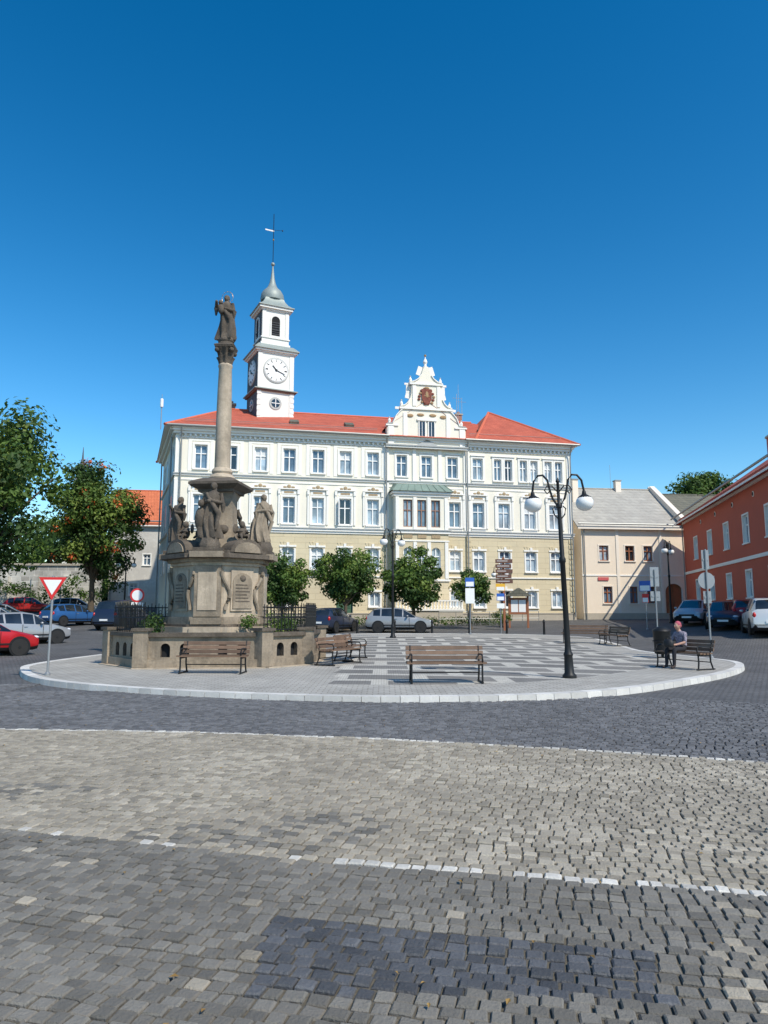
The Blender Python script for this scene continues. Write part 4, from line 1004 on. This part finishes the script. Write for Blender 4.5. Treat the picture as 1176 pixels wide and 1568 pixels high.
sign('direction_sign', 15.2, 42, 2.8, [('rect', 2.5, .35, .3, signblue, signwhite), ('rect', 1.8, .2, .25, signred, signwhite)], rad(-50))
def notice_board(x, y):
    e = E('wooden_notice_board', (x, y, g(x, y))); b = MB()
    for q in (-.62, .62): b.box(q-.06, q+.06, -.06, .06, 0, 2.2, wooddk)
    b.box(-.56, .56, -.03, .03, .9, 2.0, wooddk)
    for i in range(2): b.box(-.5+i*.52, -.04+i*.52, -.04, -.031, 1.05, 1.85, signwhite)
    b.prismy([(-.85, 2.1), (.85, 2.1), (0, 2.65)], -.4, .4, darkroof)
    b.build('board', e)
notice_board(9.0, 48.5)
def fingerpost(x, y):
    e = E('timber_signpost', (x, y, g(x, y))); b = MB(); b.box(-.07, .07, -.07, .07, 0, 4.6, wooddk); brn = M('brown_sign', (.14, .07, .05), .6, .1, 4)
    for i in range(5): b.box(-.52, .56-.08*(i % 2), -.14, -.1, 2.95+i*.32, 3.20+i*.32, brn); b.box(-.42, .35-.1*(i % 3), -.146, -.141, 3.07+i*.32, 3.10+i*.32, signwhite)
    b.build('post_and_boards', e)
fingerpost(7.6, 45.8)
def railing(name, P, h=1.0, step=.5, z=None, m=greym):
    e = E(name); b = MB()
    for i in range(len(P)-1):
        a, c = Vector(P[i]), Vector(P[i+1]); n = max(1, int((c-a).length/step))
        G = lambda p: g(p.x, p.y)
        for q in range(n+1): p = a+(c-a)*q/n; b.tube([(p.x, p.y, G(p)-.05), (p.x, p.y, G(p)+h)], .022, 6, m)
        for k in (h, h*.5): b.tube([(a.x, a.y, G(a)+k), (c.x, c.y, G(c)+k)], .022, 6, m)
    b.build('rails', e)
railing('handrail', [(3.8, 50.2), (11, 51.6)], 1.0, 1.2, m=zinc)
for i in range(6):
    bx = -1.5+i*2.1; e = E('bollard', (bx, 40.9, g(bx, 40.9))); b = MB(); b.lathe([(.09, 0), (.07, .08), (.055, .7), (.08, .74), (.06, .85), (.01, .9)], (0, 0, 0), 10, black); b.build('post', e, 40)
def terrace():
    e = E('entrance_terrace_wall', (-15.27, 51.5, 0), math.atan2(6.5, 30.57)); b = MB()
    b.box(15.9, 21.0, -2.6, -1.15, -.3, 1.7, plinthm); b.box(15.8, 21.1, -2.7, -1.1, 1.7, 1.82, white)
    for q in range(6): b.box(14.4+q*.25, 15.89, -2.4, -1.3, -.3, .75+q*.17, plinthm)
    for q in range(22): b.lathe([(.05, 0), (.07, .15), (.04, .3), (.07, .55)], (16.0+q*.235, -2.55, 1.82), 8, white)
    b.box(15.85, 21.05, -2.65, -2.45, 2.37, 2.47, white)
    b.build('terrace_body', e)
terrace()

# ------------------------------------------------------------------ cars
def car(x, y, heading, col, kind='hatch', name='parked_car', sc_=1.0):
    z = g(x, y)+(.12 if inside(x, y) else 0); e = E(name, (x, y, z), heading)
    paint = M('car_paint', col, .28, .04, 1, metal=.25, spec=.6); b = MB()
    hk = {'hatch': 1.0, 'suv': 1.18, 'van': 1.3, 'estate': 1.02}[kind]; Lk = {'hatch': 1.0, 'suv': 1.07, 'van': 1.12, 'estate': 1.12}[kind]
    rr = 1.55 if kind != 'van' else 1.75; cow = -.95 if kind != 'van' else -1.25; rf = -.25 if kind != 'van' else -.55
    S = [(-2.02, .36, .52, .54, .58, .5), (-1.96, .24, .62, .66, .72, .6), (-1.78, .2, .70, .755, .80, .66), (-1.3, .19, .80, .88, .84, .70), (cow, .19, .88, .96, .85, .71),
         (rf, .19, .92, 1.40, .85, .585), (rf+.06, .19, .925, 1.415, .85, .59), (.28, .19, .95, 1.46, .855, .60), (.36, .19, .952, 1.46, .855, .60), (1.05, .19, .975, 1.44, .85, .59), (1.13, .19, .98, 1.435, .85, .585), (rr, .19, .99, 1.37, .84, .56), (1.90, .22, .96, 1.02, .80, .64), (1.99, .28, .66, .70, .77, .62), (2.02, .36, .5, .52, .7, .55)]
    rings = []
    for (sx, zb, be, zt, w, wt) in S:
        be = .19+(be-.19)*(1+(hk-1)*.7) if be > .6 else be; zt = .19+(zt-.19)*hk if zt > .6 else zt
        hh = [(w*.86, zb), (w*.985, zb+.13), (w*1.0, (zb+be)/2), (w*.975, be), (wt, zt-.045 if zt-be > .2 else zt-.02), (wt*.86, zt), (0, zt+.018)]
        ring = [(sx*Lk, -p[0], p[1]) for p in hh]+[(sx*Lk, p[0], p[1]) for p in hh[:-1][::-1]]
        rings.append(ring)
    n = len(rings[0])
    for i in range(len(S)-1):
        for j in range(n):
            k = (j+1) % n; jj = j if j < 6 else 11-j
            m = paint; cabin = 5 <= i <= 10
            if jj == 3 and cabin and i not in (5, 7, 9): m = carglass
            if i == 4 and jj == 5: m = carglass
            if i == 4 and jj == 3: m = carglass
            if i == 11 and jj in (4, 5): m = carglass
            if j == 12: m = black
            if jj == 0: m = black
            b.add([rings[i][j], rings[i+1][j], rings[i+1][k], rings[i][k]], [(0, 1, 2, 3)], m)
    b.poly(rings[0][::-1], black); b.poly(rings[-1], paint)
    body = b.build('body', e, 38)
    bm = bmesh.new(); bm.from_mesh(body.data); bmesh.ops.remove_doubles(bm, verts=bm.verts, dist=.0005); bmesh.ops.recalc_face_normals(bm, faces=bm.faces); bm.to_mesh(body.data); bm.free()
    try: body.data.set_sharp_from_angle(angle=rad(38))
    except Exception: pass
    w = MB(); wr = .31*(1 if kind == 'hatch' else 1.1)
    for sx in (-1.27*Lk, 1.25*Lk):
        for q in (-1, 1):
            w.disc((sx, q*.853, wr+.03), wr+.065, .02, black, seg=24)
            w.T = Matrix.Translation((sx, q*.78, wr)) @ Matrix.Rotation(rad(90), 4, 'X')
            w.lathe([(wr*.62, -.1), (wr*.95, -.1), (wr, -.07), (wr, .07), (wr*.95, .1), (wr*.62, .1)], (0, 0, 0), 24, tyre)
            w.lathe([(wr*.64, -.092), (wr*.64, .092)], (0, 0, 0), 20, rim); w.lathe([(.05, -.11), (.05, .11)], (0, 0, 0), 8, black)
            for a in range(5):
                t = a*2*math.pi/5; w.T = Matrix.Translation((sx, q*.875, wr)) @ Matrix.Rotation(t, 4, 'Y'); w.box(wr*.25, wr*.55, -.003, .003, -.035, .035, black)
            w.T = Matrix.Identity(4)
    for q in (-1, 1):
        w.ell((-1.88*Lk, q*.60, .66*hk**.5), (.12, .15, .07), headl, 10, 6); w.ell((1.9*Lk, q*.70, .82*hk**.5), (.10, .09, .15), taill, 8, 6)
        w.ell(((cow+.45)*Lk, q*.93, .98*hk**.7), (.07, .09, .06), paint, 8, 6)
        w.box(-.62*Lk, -.6*Lk, q*.853-.004, q*.853+.004, .3, .88, black); w.box(.31*Lk, .33*Lk, q*.858-.004, q*.858+.004, .3, .92, black)
        w.box(.1*Lk, .26*Lk, q*.858-.012, q*.858+.012, .80, .83, greym); w.box(-1.0*Lk, 1.0*Lk, q*.862-.01, q*.862+.01, .42, .47, black)
    w.box(-2.04*Lk, -2.0*Lk, -.26, .26, .40, .5, signwhite); w.box(2.02*Lk, 2.05*Lk, -.26, .26, .55, .66, signwhite); w.box(-2.03*Lk, -1.97*Lk, -.42, .42, .54, .61, black)
    w.build('wheels_and_details', e, 40)
    e.scale = (sc_, sc_, sc_)
car(.95, 44.0, rad(176), (.30, .31, .32), name='silver_parked_car')
car(-3.1, 44.0, rad(248), (.03, .04, .07), name='dark_parked_car')
car(-16.9, 34.0, rad(228), (.34, .35, .36), name='grey_parked_car')
car(-15.0, 26.8, rad(222), (.50, .015, .02), name='red_parked_car')
car(-21.5, 50, rad(240), (.03, .11, .28), name='blue_parked_car')
car(-23.4, 44.0, rad(195), (.38, .40, .42), name='silver_parked_car')
car(-25.5, 48.5, rad(200), (.34, .35, .37), 'estate', name='silver_parked_car')
car(-29.3, 60, rad(195), (.45, .02, .02), name='red_parked_car')
car(-16.9, 47, rad(260), (.02, .03, .06), 'van', name='dark_parked_van')
car(-25.5, 60, rad(190), (.3, .3, .32), name='silver_parked_car')
car(18.6, 43.5, rad(55), (.45, .47, .49), name='silver_parked_car')
car(18.3, 39.0, rad(62), (.04, .05, .08), name='dark_parked_car')
car(19.6, 39.4, rad(250), (.42, .02, .02), name='red_parked_car')
car(18.0, 34.3, rad(250), (.62, .62, .60), 'suv', name='white_parked_suv')

# ------------------------------------------------------------------ light, sky, camera
S = Vector((.65*.67, -.76*.67, .743)).normalized()
el = math.asin(S.z); az = math.atan2(S.x, S.y)
w = bpy.data.worlds.new('World'); sc.world = w; w.use_nodes = True; nt = w.node_tree
bg = nt.nodes['Background']; sky = nt.nodes.new('ShaderNodeTexSky'); sky.sky_type = 'NISHITA'; sky.sun_disc = False
sky.sun_elevation = el; sky.sun_rotation = az; sky.altitude = 300; sky.air_density = 1.1; sky.dust_density = .4; sky.ozone_density = 1.6
gm = nt.nodes.new('ShaderNodeGamma'); gm.inputs['Gamma'].default_value = 1.25
hs = nt.nodes.new('ShaderNodeHueSaturation'); hs.inputs['Hue'].default_value = .493; hs.inputs['Saturation'].default_value = 1.32; hs.inputs['Value'].default_value = 1.0
nt.links.new(sky.outputs[0], gm.inputs['Color']); nt.links.new(gm.outputs[0], hs.inputs['Color']); nt.links.new(hs.outputs[0], bg.inputs[0]); bg.inputs[1].default_value = .115
ld = bpy.data.lights.new('sun', 'SUN'); ld.energy = 4.7; ld.angle = rad(.5); ld.color = (1, .925, .80)
lo = bpy.data.objects.new('sun', ld); sc.collection.objects.link(lo); lo.rotation_euler = S.to_track_quat('Z', 'Y').to_euler(); lo.location = (20, -20, 30)
cd = bpy.data.cameras.new('camera'); cam = bpy.data.objects.new('camera', cd); sc.collection.objects.link(cam); sc.camera = cam
cam.location = (0, 0, 1.7); cam.rotation_euler = (rad(90+7.82), 0, 0)
cd.sensor_fit = 'VERTICAL'; cd.sensor_height = 24; cd.lens = 1100/1568*24; cd.clip_start = .1; cd.clip_end = 6000
